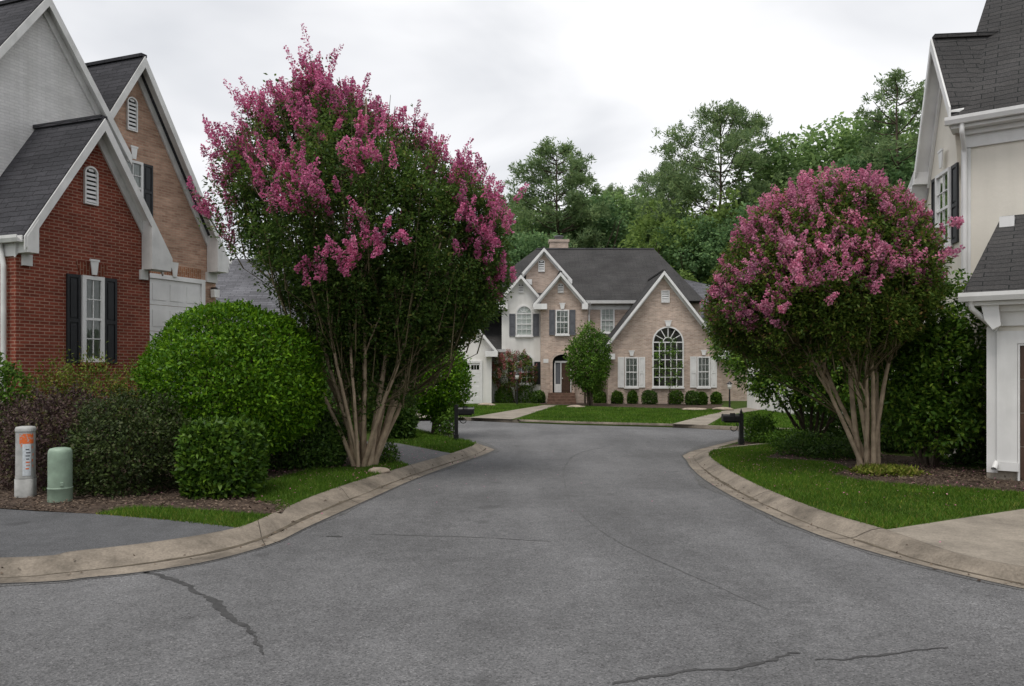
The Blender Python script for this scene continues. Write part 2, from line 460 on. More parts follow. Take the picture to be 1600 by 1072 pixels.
class Frame:
    """A wall plane: origin on the ground, u along it, n out of it, w the way the house runs back."""
    def __init__(s, A, B, w=None):
        a = Vector((A[0], A[1], 0)); b = Vector((B[0], B[1], 0))
        s.o = a; s.u = (b - a).normalized()
        n = Vector((s.u.y, -s.u.x, 0))
        if n.dot(-a) < 0: n = -n
        s.n = n
        s.w = Vector((w[0], w[1], 0)).normalized() if w is not None else -n
    def pt(s, u, z, v=0.0):
        p = s.o + s.u * u + (s.n * v if v >= 0 else s.w * (-v))
        return Vector((p.x, p.y, z))
    def px(s, px, py, v=0.0):
        """(u, z) on the plane v in front of the wall, seen at a place in the photograph"""
        d = Vector(((px - 800) / FOC, 1.0, (HZ - py) / FOC))
        o = s.o + (s.n * v if v >= 0 else s.w * (-v))
        t = o.dot(s.n) / d.dot(s.n)
        q = d * t
        return ((q - o).dot(s.u), q.z + CAM_H)
    def box(s, mb, u0, u1, z0, z1, v0, v1):
        A = [s.pt(u0, z0, v0), s.pt(u1, z0, v0), s.pt(u1, z1, v0), s.pt(u0, z1, v0)]
        B = [s.pt(u0, z0, v1), s.pt(u1, z0, v1), s.pt(u1, z1, v1), s.pt(u0, z1, v1)]
        mb.prism(A, B)
    def prism(s, mb, poly, v0, v1):
        mb.prism([s.pt(u, z, v0) for u, z in poly], [s.pt(u, z, v1) for u, z in poly])

def tube_np(P, R, k=8):
    P = np.asarray(P, float); R = np.broadcast_to(np.asarray(R, float), (len(P),))
    T = np.gradient(P, axis=0); T /= np.linalg.norm(T, axis=1)[:, None] + 1e-9
    ref = np.array([0.0, 0.0, 1.0]) if abs(T[:, 2]).mean() < 0.8 else np.array([1.0, 0.0, 0.0])
    A = np.cross(T, ref); A /= np.linalg.norm(A, axis=1)[:, None] + 1e-9
    B = np.cross(T, A)
    an = np.arange(k) * 2 * np.pi / k
    V = P[:, None, :] + R[:, None, None] * (np.cos(an)[None, :, None] * A[:, None, :] + np.sin(an)[None, :, None] * B[:, None, :])
    n = len(P)
    F = []
    for i in range(n - 1):
        for j in range(k):
            F.append((i * k + j, i * k + (j + 1) % k, (i + 1) * k + (j + 1) % k, (i + 1) * k + j))
    return V.reshape(-1, 3), np.array(F)

class Tubes:
    def __init__(s): s.V = []; s.F = []; s.n = 0
    def add(s, P, R, k=6):
        V, F = tube_np(P, R, k)
        s.V.append(V); s.F.append(F + s.n); s.n += len(V)
    def build(s, name, mat, parent=None):
        return np_mesh(name, np.concatenate(s.V), np.concatenate(s.F), mat, parent, True)

def lathe(name, prof, loc, mat, parent=None, k=28, squash=1.0):
    """prof: (r, z) from the bottom up"""
    V = []; F = []
    for r, z in prof:
        for j in range(k):
            a = 2 * math.pi * j / k
            V.append((loc[0] + r * math.cos(a), loc[1] + r * squash * math.sin(a), loc[2] + z))
    for i in range(len(prof) - 1):
        for j in range(k):
            F.append((i * k + j, i * k + (j + 1) % k, (i + 1) * k + (j + 1) % k, (i + 1) * k + j))
    return np_mesh(name, V, F, mat, parent, True)

def unit(a):
    return a / (np.linalg.norm(a, axis=-1, keepdims=True) + 1e-9)

def rand_dirs(n):
    return unit(rng.normal(size=(n, 3)))

def leaves(P, axis, nrm, L, W, fold=0.25):
    """diamond leaf per row: axis its long way, nrm roughly its upper side"""
    n = len(P)
    L = np.broadcast_to(L, (n,))[:, None]; W = np.broadcast_to(W, (n,))[:, None]
    axis = unit(axis)
    side = unit(np.cross(axis, nrm)); up = np.cross(side, axis)
    V = np.stack([P, P + axis * L * 0.45 + side * W * 0.5 + up * W * fold, P + axis * L, P + axis * L * 0.45 - side * W * 0.5 + up * W * fold], 1)
    F = np.arange(n * 4).reshape(n, 4)
    return V.reshape(-1, 3), F

class Leaves:
    def __init__(s): s.V = []; s.n = 0
    def add(s, P, axis, nrm, L, W, fold=0.25):
        if len(P) == 0: return
        V, _ = leaves(np.asarray(P), axis, nrm, L, W, fold)
        s.V.append(V); s.n += len(V)
    def build(s, name, mat, parent=None):
        V = np.concatenate(s.V)
        return np_mesh(name, V, np.arange(len(V)).reshape(-1, 4), mat, parent)

def in_poly(X, Y, poly):
    poly = np.asarray(poly); r = np.zeros(len(X), bool); j = len(poly) - 1
    for i in range(len(poly)):
        xi, yi = poly[i]; xj, yj = poly[j]
        c = ((yi > Y) != (yj > Y)) & (X < (xj - xi) * (Y - yi) / (yj - yi + 1e-12) + xi)
        r ^= c; j = i
    return r

def catmull(P, n=10):
    P = [np.array(p, float) for p in P]
    Q = [2 * P[0] - P[1]] + P + [2 * P[-1] - P[-2]]
    out = []
    for i in range(1, len(Q) - 2):
        for t in np.linspace(0, 1, n, endpoint=False):
            a, b, c, d = Q[i - 1], Q[i], Q[i + 1], Q[i + 2]
            out.append(0.5 * (2 * b + (c - a) * t + (2 * a - 5 * b + 4 * c - d) * t * t + (3 * b - a - 3 * c + d) * t ** 3))
    out.append(P[-1])
    return np.array(out)

def resample(P, n):
    P = np.asarray(P, float)
    s = np.concatenate([[0], np.cumsum(np.linalg.norm(np.diff(P, axis=0), axis=1))])
    t = np.linspace(0, s[-1], n)
    return np.stack([np.interp(t, s, P[:, k]) for k in range(P.shape[1])], 1)

def sheet(name, poly, z, mat, parent=None, skirt=0.0):
    mb = MB()
    if skirt:
        mb.prism([(x, y, z - skirt) for x, y in poly], [(x, y, z) for x, y in poly])
    else:
        mb.poly([(x, y, z) for x, y in poly])
    return mb.build(name, mat, parent)

# ------------------------------------------------------------------ ground, road, kerbs, yards, driveways
YARD = 0.13
tag(sheet("ground", [(-700, -700), (700, -700), (700, 900), (-700, 900)], -0.03, M['lawn']), kind='structure')
road = tag(sheet("road", [(-60, -40), (60, -40), (60, 33), (-60, 33)], 0.0, M['asphalt']), kind='structure')

# the left kerb: its road edge and its lawn edge, read off the photograph
L_front = [(-9.5, 6.75)] + [G(*p, 0.006) for p in [(0, 912), (120, 904), (230, 893), (340, 874), (430, 848), (480, 824), (560, 788), (640, 752), (710, 726), (750, 713), (767, 706)]]
L_back = [(-9.5, 7.6)] + [G(*p, YARD) for p in [(0, 872), (120, 861), (250, 846), (370, 825), (430, 801), (490, 775), (560, 751), (640, 727), (700, 710), (735, 698), (742, 694)]]
lf = catmull(L_front); lb = catmull(L_back)
tipf = lf[-1]
L_front2 = list(lf) + [np.array(p) for p in [(tipf[0] + 0.10, tipf[1] + 0.5), (tipf[0] - 0.10, tipf[1] + 1.2), (-1.2, 22.0), (-2.4, 24.6), (-3.8, 26.8), (-5.2, 28.6)]]
L_back2 = list(lb) + [np.array(p) for p in [(lb[-1][0] + 0.0, lb[-1][1] + 0.35), (lb[-1][0] - 0.25, lb[-1][1] + 0.95), (-1.9, 22.0), (-3.1, 24.8), (-4.4, 27.2), (-5.7, 29.2)]]
R_front = [(7.6, 3.2), (6.4, 4.7), (5.45, 6.2)] + [G(*p, 0.006) for p in [(1600, 920), (1480, 893), (1350, 859), (1250, 825), (1150, 779), (1100, 749), (1079, 730), (1073, 720)]]
R_back = [(8.0, 3.4), (6.8, 4.95), (5.75, 6.4)] + [G(*p, YARD) for p in [(1600, 886), (1500, 866), (1385, 828), (1290, 800), (1200, 765), (1145, 738), (1115, 718), (1108, 709)]]
rf = catmull(R_front); rb = catmull(R_back)
R_front2 = list(rf) + [np.array(p) for p in [(4.05, 18.3), (4.5, 19.3), (5.6, 21.0), (6.9, 23.0), (8.6, 24.9), (12, 26.2), (18, 26.6)]]
R_back2 = list(rb) + [np.array(p) for p in [(rb[-1][0] + 0.2, rb[-1][1] + 0.5), (5.2, 19.2), (6.1, 20.6), (7.5, 22.5), (9.0, 24.2), (12, 25.4), (18, 25.8)]]
F_front = [(-5.6, 29.2)] + [G(*p, 0.006) for p in [(690, 656), (800, 660), (900, 663.5), (1000, 666), (1060, 668), (1130, 671.5), (1250, 676)]] + [(14, 26.4), (22, 27.2)]
F_back = [(-6.2, 29.9)] + [G(*p, YARD) for p in [(690, 651), (800, 655), (900, 658.5), (1000, 661), (1060, 662.5), (1130, 665.5), (1250, 669)]] + [(14, 27.6), (22, 28.2)]
ff = catmull(F_front); fb = catmull(F_back)

def kerb(front, back, n, seed, mat=M['kerb']):
    a = resample(front, n); b = resample(back, n)
    S = [0.0, 0.22, 0.42, 0.52, 0.64, 0.80, 0.92, 1.0]
    Z = [0.004, -0.004 + 0.004, 0.006, 0.022, 0.065, 0.112, 0.130, 0.134]
    V = []; F = []
    for i in range(n):
        for s, z in zip(S, Z):
            p = a[i] * (1 - s) + b[i] * s
            V.append((p[0], p[1], z + 0.002))
        q = b[i] + (b[i] - a[i]) * 0.05
        V.append((q[0], q[1], 0.05))
    m = len(S) + 1
    for i in range(n - 1):
        for j in range(m - 1):
            F.append((i * m + j, (i + 1) * m + j, (i + 1) * m + j + 1, i * m + j + 1))
    o = np_mesh("kerb", V, F, mat, None, True)
    tag(o, kind='structure')
    # dark strip painting dirt and crease shading along the gutter, and the open joint against the asphalt
    V2 = []; F2 = []
    q = np.convolve(rng.normal(0, 1, n + 12), np.ones(13) / 3.6, 'valid')
    for i in range(n):
        w = max(0.01, 0.035 + 0.03 * q[i]); c0 = 0.44 + 0.02 * q[i]
        for sx in (c0 - w, c0 + w * 0.6):
            p = a[i] * (1 - sx) + b[i] * sx
            V2.append((p[0], p[1], np.interp(sx, S, Z) + 0.006))
    F2 = [(2 * i, 2 * i + 2, 2 * i + 3, 2 * i + 1) for i in range(n - 1)]
    np_mesh("dirt_and_shade", V2, F2, M['dirt_and_shade'], o)
    V2 = []
    for i in range(n):
        for sx in (-0.012 - 0.01 * abs(q[i]), 0.012):
            p = a[i] * (1 - sx) + b[i] * sx
            V2.append((p[0], p[1], 0.009))
    np_mesh("open_joint", V2, F2, M['seal'], o)
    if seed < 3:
        # irregular band of darker asphalt on the road along the kerb
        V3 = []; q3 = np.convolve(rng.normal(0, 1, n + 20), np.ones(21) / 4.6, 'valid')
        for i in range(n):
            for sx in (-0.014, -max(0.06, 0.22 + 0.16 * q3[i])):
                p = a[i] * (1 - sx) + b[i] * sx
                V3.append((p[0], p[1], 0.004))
        np_mesh("dark_margin", V3, F2, M['darken'], o)
    # tooled joints every three metres or so
    mb = MB()
    d = np.concatenate([[0], np.cumsum(np.linalg.norm(np.diff(a, axis=0), axis=1))])
    for t in np.arange(1.2, d[-1], 3.0):
        i = int(np.searchsorted(d, t)); i = min(i, n - 2)
        T = a[i + 1] - a[i]; T = T / np.linalg.norm(T)
        for j in range(len(S) - 1):
            p = a[i] * (1 - S[j]) + b[i] * S[j]; q = a[i] * (1 - S[j + 1]) + b[i] * S[j + 1]
            w = 0.007
            mb.poly([(p[0] - T[0] * w, p[1] - T[1] * w, Z[j] + 0.006), (p[0] + T[0] * w, p[1] + T[1] * w, Z[j] + 0.006), (q[0] + T[0] * w, q[1] + T[1] * w, Z[j + 1] + 0.006), (q[0] - T[0] * w, q[1] - T[1] * w, Z[j + 1] + 0.006)])
    mb.build("joint", M['joint'], o)
    return o
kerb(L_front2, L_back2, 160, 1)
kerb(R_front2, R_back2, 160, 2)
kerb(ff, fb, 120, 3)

left_yard = [tuple(p) for p in L_back2] + [(-6.2, 29.9), (-60, 31), (-60, 7.6)]
right_yard = [tuple(p) for p in R_back2] + [(60, 25.8), (60, 3.4)]
far_yard = [tuple(p) for p in fb] + [(60, 28.2), (60, 70), (-60, 70), (-60, 30.9)]
for pl in (left_yard, right_yard, far_yard):
    tag(sheet("lawn", pl, YARD, M['lawn'], skirt=0.13), kind='structure')

Z1, Z2 = YARD + 0.004, YARD + 0.008
def strip_between(curve, p0, p1):
    c = np.asarray(curve)
    i = int(np.argmin(np.linalg.norm(c - np.array(p0), axis=1))); j = int(np.argmin(np.linalg.norm(c - np.array(p1), axis=1)))
    return [tuple(p) for p in (c[i:j + 1] if i <= j else c[j:i + 1][::-1])]
drive_left = strip_between(lb, (-9.5, 7.6), G(372, 825, YARD)) + [G(*p, Z1) for p in [(300, 815), (150, 803), (0, 794)]] + [(-14, 10.6), (-14, 7.6)]
tag(sheet("driveway", drive_left, Z1, M['asphalt_drive']), kind='structure')
drive_mid = strip_between(lb, G(641, 727, YARD), G(703, 709, YARD)) + [G(*p, Z1) for p in [(660, 700), (624, 693), (599, 690)]] + [(-9, 21.5), (-9, 17.2), G(560, 709, Z1), G(609, 717, Z1)]
tag(sheet("driveway", drive_mid, Z1, M['asphalt']), kind='structure')
drive_right = strip_between(rb, (8.0, 3.4), G(1385, 828, YARD)) + [G(*p, Z1) for p in [(1480, 813), (1600, 795)]] + [(8.95, 12.7), (13.4, 9.5), (14.5, 3.4)]
tag(sheet("driveway", drive_right, Z1, M['concrete']), kind='structure')
walk = [G(*p, Z1) for p in [(800, 655), (770, 654), (735, 652), (800, 642), (836, 634), (858, 630), (876, 630), (868, 635), (835, 645)]]
FARZ = 0.13
tag(sheet("path", [G(*p, Z1) for p in [(733, 652.5), (800, 655), (840, 643), (872, 633), (850, 633), (800, 641)]], Z1, M['concrete']), kind='structure')
tag(sheet("driveway", [G(*p, Z1) for p in [(1050, 662.5), (1105, 664), (1130, 650), (1190, 640), (1330, 636), (1330, 634), (1170, 636), (1118, 644)]], Z1, M['concrete']), kind='structure')
tag(sheet("driveway", [(-1.9, 31.0), (-3.6, 44.5), (-8.5, 44.5), (-8.5, 36), (-4.6, 30.6)], Z1, M['concrete']), kind='structure')

# cracks and seams in the road: thin sealed strips lying on the asphalt
def crack(pts, w0, mat, jag=0.02):
    P = catmull([G(*p, 0.004) for p in pts], 14)
    T = np.gradient(P, axis=0); T /= np.linalg.norm(T, axis=1)[:, None]
    N = np.stack([-T[:, 1], T[:, 0]], 1)
    k = len(P)
    def wob(a, m):                                                 # slow wander, not a saw edge
        q = rng.normal(0, a, k + m); c = np.cumsum(np.insert(q, 0, 0)); return ((c[m:] - c[:-m]) / math.sqrt(m))[:k]
    P = P + N * wob(jag * 0.45, 6)[:, None]
    ww = w0 * (0.5 + 0.5 * np.sin(np.linspace(0.25, 2.9, k)))
    A = P + N * (ww * (1 + 0.35 * wob(1, 4)))[:, None]; B = P - N * (ww * (0.9 + 0.35 * wob(1, 4)))[:, None]
    V = [(x, y, 0.004) for x, y in A] + [(x, y, 0.004) for x, y in B]
    F = [(i, i + 1, k + i + 1, k + i) for i in range(k - 1)]
    o = np_mesh("crack_seal", V, F, mat, road)
    return o
crack([(232, 893), (262, 902), (300, 922), (335, 945), (365, 968), (392, 990)], 0.034, M['seal'], 0.035)
crack([(392, 990), (405, 1005), (412, 1022)], 0.012, M['seal'])
crack([(955, 1068), (1010, 1056), (1080, 1050), (1180, 1038), (1215, 1027), (1250, 1020)], 0.018, M['seal'], 0.03)
crack([(1275, 1032), (1340, 1027), (1400, 1020), (1480, 1011)], 0.012, M['seal'], 0.02)
crack([(510, 838), (535, 838)], 0.03, M['seal'], 0.02)
crack([(580, 834), (640, 836), (720, 838), (800, 842), (860, 846)], 0.016, M['seam'], 0.02)
crack([(880, 745), (888, 770), (895, 790), (925, 818), (965, 845), (1010, 868), (1060, 890), (1130, 920), (1200, 952)], 0.009, M['seam'], 0.012)
crack([(880, 745), (885, 725), (905, 708), (945, 698)], 0.02, M['seam'], 0.02)

# ------------------------------------------------------------------ house builder pieces
def wall_gable(h, fr, uL, uR, z0, zL, uP, zP, zR, mat, depth=6.0, name="wall"):
    mb = MB()
    fr.prism(mb, [(uL, z0), (uR, z0), (uR, zR), (uP, zP), (uL, zL)], 0.0, -depth)
    return mb.build(name, mat, h)

def wall_box(h, fr, u0, u1, z0, z1, depth, mat, v0=0.0, name="wall"):
    mb = MB(); fr.box(mb, u0, u1, z0, z1, v0, -depth)
    return mb.build(name, mat, h)

def gable_roof(h, fr, L, P, R, vf, depth, mat, trim, th=0.10, board=0.24, sof=True, soffit_mat=None):
    """L, P, R: (u, z) of the roof's outer edge at the left tip, the peak and the right tip"""
    mb = MB()
    for a, b in ((L, P), (P, R)):
        A = [fr.pt(a[0], a[1], vf), fr.pt(b[0], b[1], vf), fr.pt(b[0], b[1], -depth), fr.pt(a[0], a[1], -depth)]
        mb.prism([p - Vector((0, 0, th)) for p in A], A)
    roof = mb.build("roof", mat, h)
    mc = MB()                                                    # ridge cap
    fr.box(mc, P[0] - 0.09, P[0] + 0.09, P[1] - 0.05, P[1] + 0.035, vf - 0.02, -depth)
    mc.build("ridge_cap", mat, roof)
    mt = MB()
    e = 0.02
    for a, b in ((L, P), (P, R)):
        fr.prism(mt, [(a[0], a[1] - th + 0.06), (b[0], b[1] - th + 0.06), (b[0], b[1] - th - board), (a[0], a[1] - th - board)], vf + 0.003, vf + 0.04)
    mt.build("rake_board", trim, h)
    if sof:
        ms = MB()
        for a, b in ((L, P), (P, R)):
            fr.prism(ms, [(a[0], a[1] - th - 0.004), (b[0], b[1] - th - 0.004), (b[0], b[1] - th - 0.05), (a[0], a[1] - th - 0.05)], 0.0, vf)
            g = board + 0.13
            fr.prism(ms, [(a[0], a[1] - th - 0.06), (b[0], b[1] - th - 0.06), (b[0], b[1] - th - g), (a[0], a[1] - th - g)], 0.006, 0.06)
        ms.build("soffit", soffit_mat or trim, h)
    return roof

def cornice_return(h, fr, uwall, utip, ztop, height, vf, trim, drop=0.12):
    mb = MB()
    lo, hi = min(uwall, utip), max(uwall, utip)
    fr.box(mb, lo, hi, ztop - height, ztop, 0.004, vf)
    # small frieze block below
    uin = uwall + (0.18 if utip < uwall else -0.18)
    a, b = min(uwall, uin), max(uwall, uin)
    fr.box(mb, a, b, ztop - height - drop, ztop - height - 0.003, 0.004, 0.07)
    mb.build("cornice_return", trim, h)

def arch_pts(u0, u1, z0, zs, zt, n=12):
    """outline: rectangle to the spring line zs, then an arch up to zt"""
    c = (u0 + u1) / 2; r = (u1 - u0) / 2
    pts = [(u0, z0), (u1, z0)]
    for i in range(n + 1):
        a = math.pi * i / n
        pts.append((c + r * math.cos(a), zs + (zt - zs) * math.sin(a)))
    return pts

def ring(mb, fr, outer, inner, v0, v1):
    n = len(outer)
    for i in range(n):
        j = (i + 1) % n
        fr.prism(mb, [outer[i], outer[j], inner[j], inner[i]], v0, v1)

def window(h, fr, u0, u1, z0, z1, rows=4, cols=3, arch=0.0, sh=None, shw=0.0, frame=M['trim'], inner='curtain', fw=0.06, keystone=None, sill=M['trim'], sash=True, v=0.0, shz=None, glass='glass', sides=(1, 1)):
    """A window standing on the wall: casing and glazing bars, with glass, curtain, sill and shutters as sub-parts."""
    mb = MB()
    if arch:
        O = arch_pts(u0, u1, z0, z1 - arch, z1)
        c = (u0 + u1) / 2
        I = arch_pts(u0 + fw, u1 - fw, z0 + fw, z1 - arch, z1 - fw)
    else:
        O = [(u0, z0), (u1, z0), (u1, z1), (u0, z1)]
        I = [(u0 + fw, z0 + fw), (u1 - fw, z0 + fw), (u1 - fw, z1 - fw), (u0 + fw, z1 - fw)]
    ring(mb, fr, O, I, v + 0.003, v + 0.085)
    top = z1 - arch
    iu0, iu1, iz0, iz1 = u0 + fw, u1 - fw, z0 + fw, (top if arch else z1 - fw)
    bw = 0.011 if (u1 - u0) < 1.3 else 0.022
    for k in range(1, cols):
        u = iu0 + (iu1 - iu0) * k / cols
        fr.box(mb, u - bw, u + bw, iz0 + 0.001, iz1 - 0.001, v + 0.045, v + 0.062)
    for k in range(1, rows):
        z = iz0 + (iz1 - iz0) * k / rows
        w = 0.028 if (sash and k == rows // 2) else bw
        fr.box(mb, iu0 + 0.001, iu1 - 0.001, z - w, z + w, v + 0.043, v + (0.07 if w > bw else 0.064))
    if arch:
        fr.box(mb, iu0, iu1, top - 0.03, top + 0.03, v + 0.042, v + 0.071)
        r = (iu1 - iu0) / 2
        rz = arch - fw
        for a in (45, 90, 135) if (u1 - u0) < 1.3 else (30, 60, 90, 120, 150):
            a = math.radians(a)
            dx, dz = math.cos(a), math.sin(a)
            r0 = 0.33
            p = (c + r * r0 * dx, top + rz * r0 * dz); q = (c + r * dx, top + rz * dz)
            ex, ez = -dz * bw, dx * bw
            fr.prism(mb, [(p[0] - ex, p[1] - ez), (q[0] - ex, q[1] - ez), (q[0] + ex, q[1] + ez), (p[0] + ex, p[1] + ez)], v + 0.045, v + 0.06)
        n = 10
        for i in range(n):
            a, b = math.pi * i / n, math.pi * (i + 1) / n
            fr.prism(mb, [(c + r * f * math.cos(t), top + rz * f * math.sin(t)) for f, t in ((0.31, a), (0.31, b), (0.37, b), (0.37, a))], v + 0.046, v + 0.061)
    win = mb.build("window", frame, h)
    mg = MB()
    mg.poly([fr.pt(u, z, v + 0.04) for u, z in I])
    mg.build("glass", M[glass], win)
    mc = MB()
    if inner == 'curtain' and not arch:
        # gathered cloth: soft folds running down
        n = 24
        for i in range(n):
            a = iu0 + (iu1 - iu0) * i / n; b = iu0 + (iu1 - iu0) * (i + 1) / n
            fa = v + 0.016 + 0.008 * math.sin(i * 1.9); fb_ = v + 0.016 + 0.008 * math.sin((i + 1) * 1.9)
            mc.poly([fr.pt(a, iz0, fa), fr.pt(b, iz0, fb_), fr.pt(b, iz1, fb_), fr.pt(a, iz1, fa)])
        mc.build("curtain", M['curtain'], win)
    else:
        mc.poly([fr.pt(u, z, v + 0.012) for u, z in I])
        mc.build("interior", M['dark'] if inner != 'curtain' else M['curtain'], win)
    if sill is not None:
        ms = MB(); fr.box(ms, u0 - 0.04, u1 + 0.04, z0 - 0.08, z0 - 0.003, v + 0.003, v + 0.12)
        ms.build("sill", sill, win)
    if keystone is not None:
        kz, kh, kw = keystone
        mk = MB(); c = (u0 + u1) / 2
        fr.prism(mk, [(c - kw * 0.35, kz), (c + kw * 0.35, kz), (c + kw * 0.6, kz + kh), (c - kw * 0.6, kz + kh)], v + 0.087, v + 0.115)
        fr.box(mk, c - kw * 0.72, c + kw * 0.72, kz + kh + 0.002, kz + kh + 0.05, v + 0.087, v + 0.125)
        mk.build("keystone", M['trim'], win)
    if sh is not None:
        s0, s1 = shz or (z0 - 0.02, z1 - (arch if arch else 0))
        for sd, a, b in ((0, u0 - 0.03 - shw, u0 - 0.03), (1, u1 + 0.03, u1 + 0.03 + shw)):
            if not sides[sd]: continue
            mh = MB()
            st = shw * 0.17
            fr.box(mh, a, a + st, s0, s1, v + 0.004, v + 0.05)
            fr.box(mh, b - st, b, s0, s1, v + 0.004, v + 0.05)
            mid = s0 + (s1 - s0) * 0.48
            for q0, q1 in ((s0, s0 + st * 1.5), (mid - st * 0.7, mid + st * 0.7), (s1 - st * 1.3, s1)):
                fr.box(mh, a + st, b - st, q0, q1, v + 0.004, v + 0.048)
            fr.box(mh, a + st, b - st, s0 + 0.01, s1 - 0.01, v + 0.004, v + 0.024)
            for q0, q1 in ((s0 + st * 1.5, mid - st * 0.7), (mid + st * 0.7, s1 - st * 1.3)):
                fr.box(mh, a + st * 1.6, b - st * 1.6, q0 + st * 0.7, q1 - st * 0.7, v + 0.025, v + 0.04)
            mh.build("shutter", sh, win)
    return win

def vent(h, fr, u0, u1, z0, z1, arch, slats=7, mat=M['trim'], v=0.0):
    mb = MB()
    fw = (u1 - u0) * 0.11
    if arch:
        O = arch_pts(u0, u1, z0, z1 - arch, z1); I = arch_pts(u0 + fw, u1 - fw, z0 + fw, z1 - arch, z1 - fw)
    else:
        O = [(u0, z0), (u1, z0), (u1, z1), (u0, z1)]; I = [(u0 + fw, z0 + fw), (u1 - fw, z0 + fw), (u1 - fw, z1 - fw), (u0 + fw, z1 - fw)]
    ring(mb, fr, O, I, v + 0.003, v + 0.07)
    c = (u0 + u1) / 2; r = (u1 - u0) / 2 - fw
    for k in range(slats):
        z = z0 + fw + (z1 - z0 - 2 * fw) * (k + 0.25) / slats
        hh = (z1 - z0) / slats * 0.55
        w = r
        if arch and z + hh > z1 - arch:
            q = min(1.0, (z + hh - (z1 - arch)) / (arch - fw + 1e-6)); w = r * math.sqrt(max(0.0, 1 - q * q))
        if w < 0.03: continue
        mb.prism([fr.pt(c - w, z, v + 0.055), fr.pt(c + w, z, v + 0.055), fr.pt(c + w, z + hh, v + 0.02), fr.pt(c - w, z + hh, v + 0.02)],
                 [fr.pt(c - w, z - 0.012, v + 0.05), fr.pt(c + w, z - 0.012, v + 0.05), fr.pt(c + w, z + hh - 0.012, v + 0.012), fr.pt(c - w, z + hh - 0.012, v + 0.012)])
    o = mb.build("vent", mat, h)
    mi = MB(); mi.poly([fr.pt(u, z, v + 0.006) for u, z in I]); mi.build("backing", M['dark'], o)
    return o

def gutter_run(h, p, q, mat, drop=0.13, width=0.12, out=None):
    """an open gutter from p to q; out: the way it stands off the wall"""
    p, q = Vector(p), Vector(q)
    mb = MB()
    prof = [(0, 0), (width * 0.75, 0.0), (width, drop * 0.55), (width, drop), (width - 0.02, drop), (width - 0.02, drop * 0.6), (0.02, 0.03), (0.02, drop), (0, drop)]
    A = [p + out * x + Vector((0, 0, z - drop)) for x, z in prof]; B = [q + out * x + Vector((0, 0, z - drop)) for x, z in prof]
    mb.prism(A, B)
    return mb.build("gutter", mat, h)

def downspout(h, pts, r, mat):
    P = []
    pts = [np.array(p, float) for p in pts]
    for i, p in enumerate(pts):
        if i in (0, len(pts) - 1): P.append(p)
        else:
            for t, q in ((0.06, pts[i - 1]), (0, None), (0.06, pts[i + 1])):
                P.append(p if q is None else p + unit(q - p) * t)
    t = Tubes(); t.add(P, r, 8)
    return t.build("downspout", mat, h)

def garage_door(h, fr, u0, u1, z0, z1, panels=4, cols=4, mat=M['trim'], lites=False, v=0.0, fw=0.13):
    mf = MB()
    fr.box(mf, u0 - fw, u0, z0, z1 + fw, v + 0.003, v + 0.07)
    fr.box(mf, u1, u1 + fw, z0, z1 + fw, v + 0.003, v + 0.07)
    fr.box(mf, u0, u1, z1, z1 + fw, v + 0.003, v + 0.068)
    ph = (z1 - z0) / panels
    mb = MB()
    for k in range(panels):
        a, b = z0 + k * ph + 0.008, z0 + (k + 1) * ph - 0.004
        fr.box(mb, u0 + 0.005, u1 - 0.005, a, b, v + 0.003, v + 0.022)
        if lites and k == panels - 1: continue
        for c in range(cols):
            p = u0 + (u1 - u0) * (c + 0.12) / cols; q = u0 + (u1 - u0) * (c + 0.88) / cols
            fr.box(mb, p, q, a + ph * 0.18, b - ph * 0.18, v + 0.0225, v + 0.032)
    d = mb.build("garage_door", mat, h)
    mf.build("door_frame", M['trim'], d)
    if lites:
        a, b = z1 - ph * 0.62, z1 - ph * 0.22
        for c in range(cols):
            p = u0 + (u1 - u0) * (c + 0.1) / cols; q = u0 + (u1 - u0) * (c + 0.9) / cols
            ml = MB(); fr.box(ml, p, q, a, b, v + 0.0225, v + 0.027); ml.build("lite", M['glass_dark'], d)
            mx = MB(); fr.box(mx, p - 0.01, q + 0.01, a - 0.01, b + 0.01, v + 0.0222, v + 0.0224); mx.build("backing", M['dark'], d)
            mm = MB()
            for g in (0.33, 0.66):
                fr.box(mm, p + (q - p) * g - 0.012, p + (q - p) * g + 0.012, a, b, v + 0.028, v + 0.034)
            mm.build("glazing_bar", M['trim'], d)
    return d

# ------------------------------------------------------------------ the red brick house with the big white gable
def at_d(px, d): return ((px - 800.0) / FOC * d, d)
VPL = 1400.0
d0 = 16.0
A_ = at_d(25, d0); B_ = at_d(267, d0 * (VPL - 25) / (VPL - 267))
WD = (-2.75, 1.0)                                                # the way the left houses run back from the street
fr = Frame(A_, B_, WD)
red = empty("brick_house", "dark red brick house with a white gable wall behind its front gable", "house", (*A_, 0))
VF = 0.34
Lt, Pk, Rt = fr.px(37, 366, VF), fr.px(164, 183, VF), fr.px(268, 402, VF)
ze = (Lt[1] + Rt[1]) / 2
Lt = (Lt[0], ze); Rt = (Rt[0], ze)
Pk = ((Lt[0] + Rt[0]) / 2, Pk[1])
uL = 0.0; uR = fr.px(234, 450)[0]
sl = (Pk[1] - ze) / (Pk[0] - Lt[0])
wz = lambda u: Pk[1] - abs(u - Pk[0]) * sl - 0.12
wall_gable(red, fr, uL, uR, 0.0, wz(uL), Pk[0], Pk[1] - 0.12, wz(uR), M['brick_red'], 4.5)
gable_roof(red, fr, Lt, Pk, Rt, VF, 3.1, M['shingle'], M['trim_old'], board=0.22)
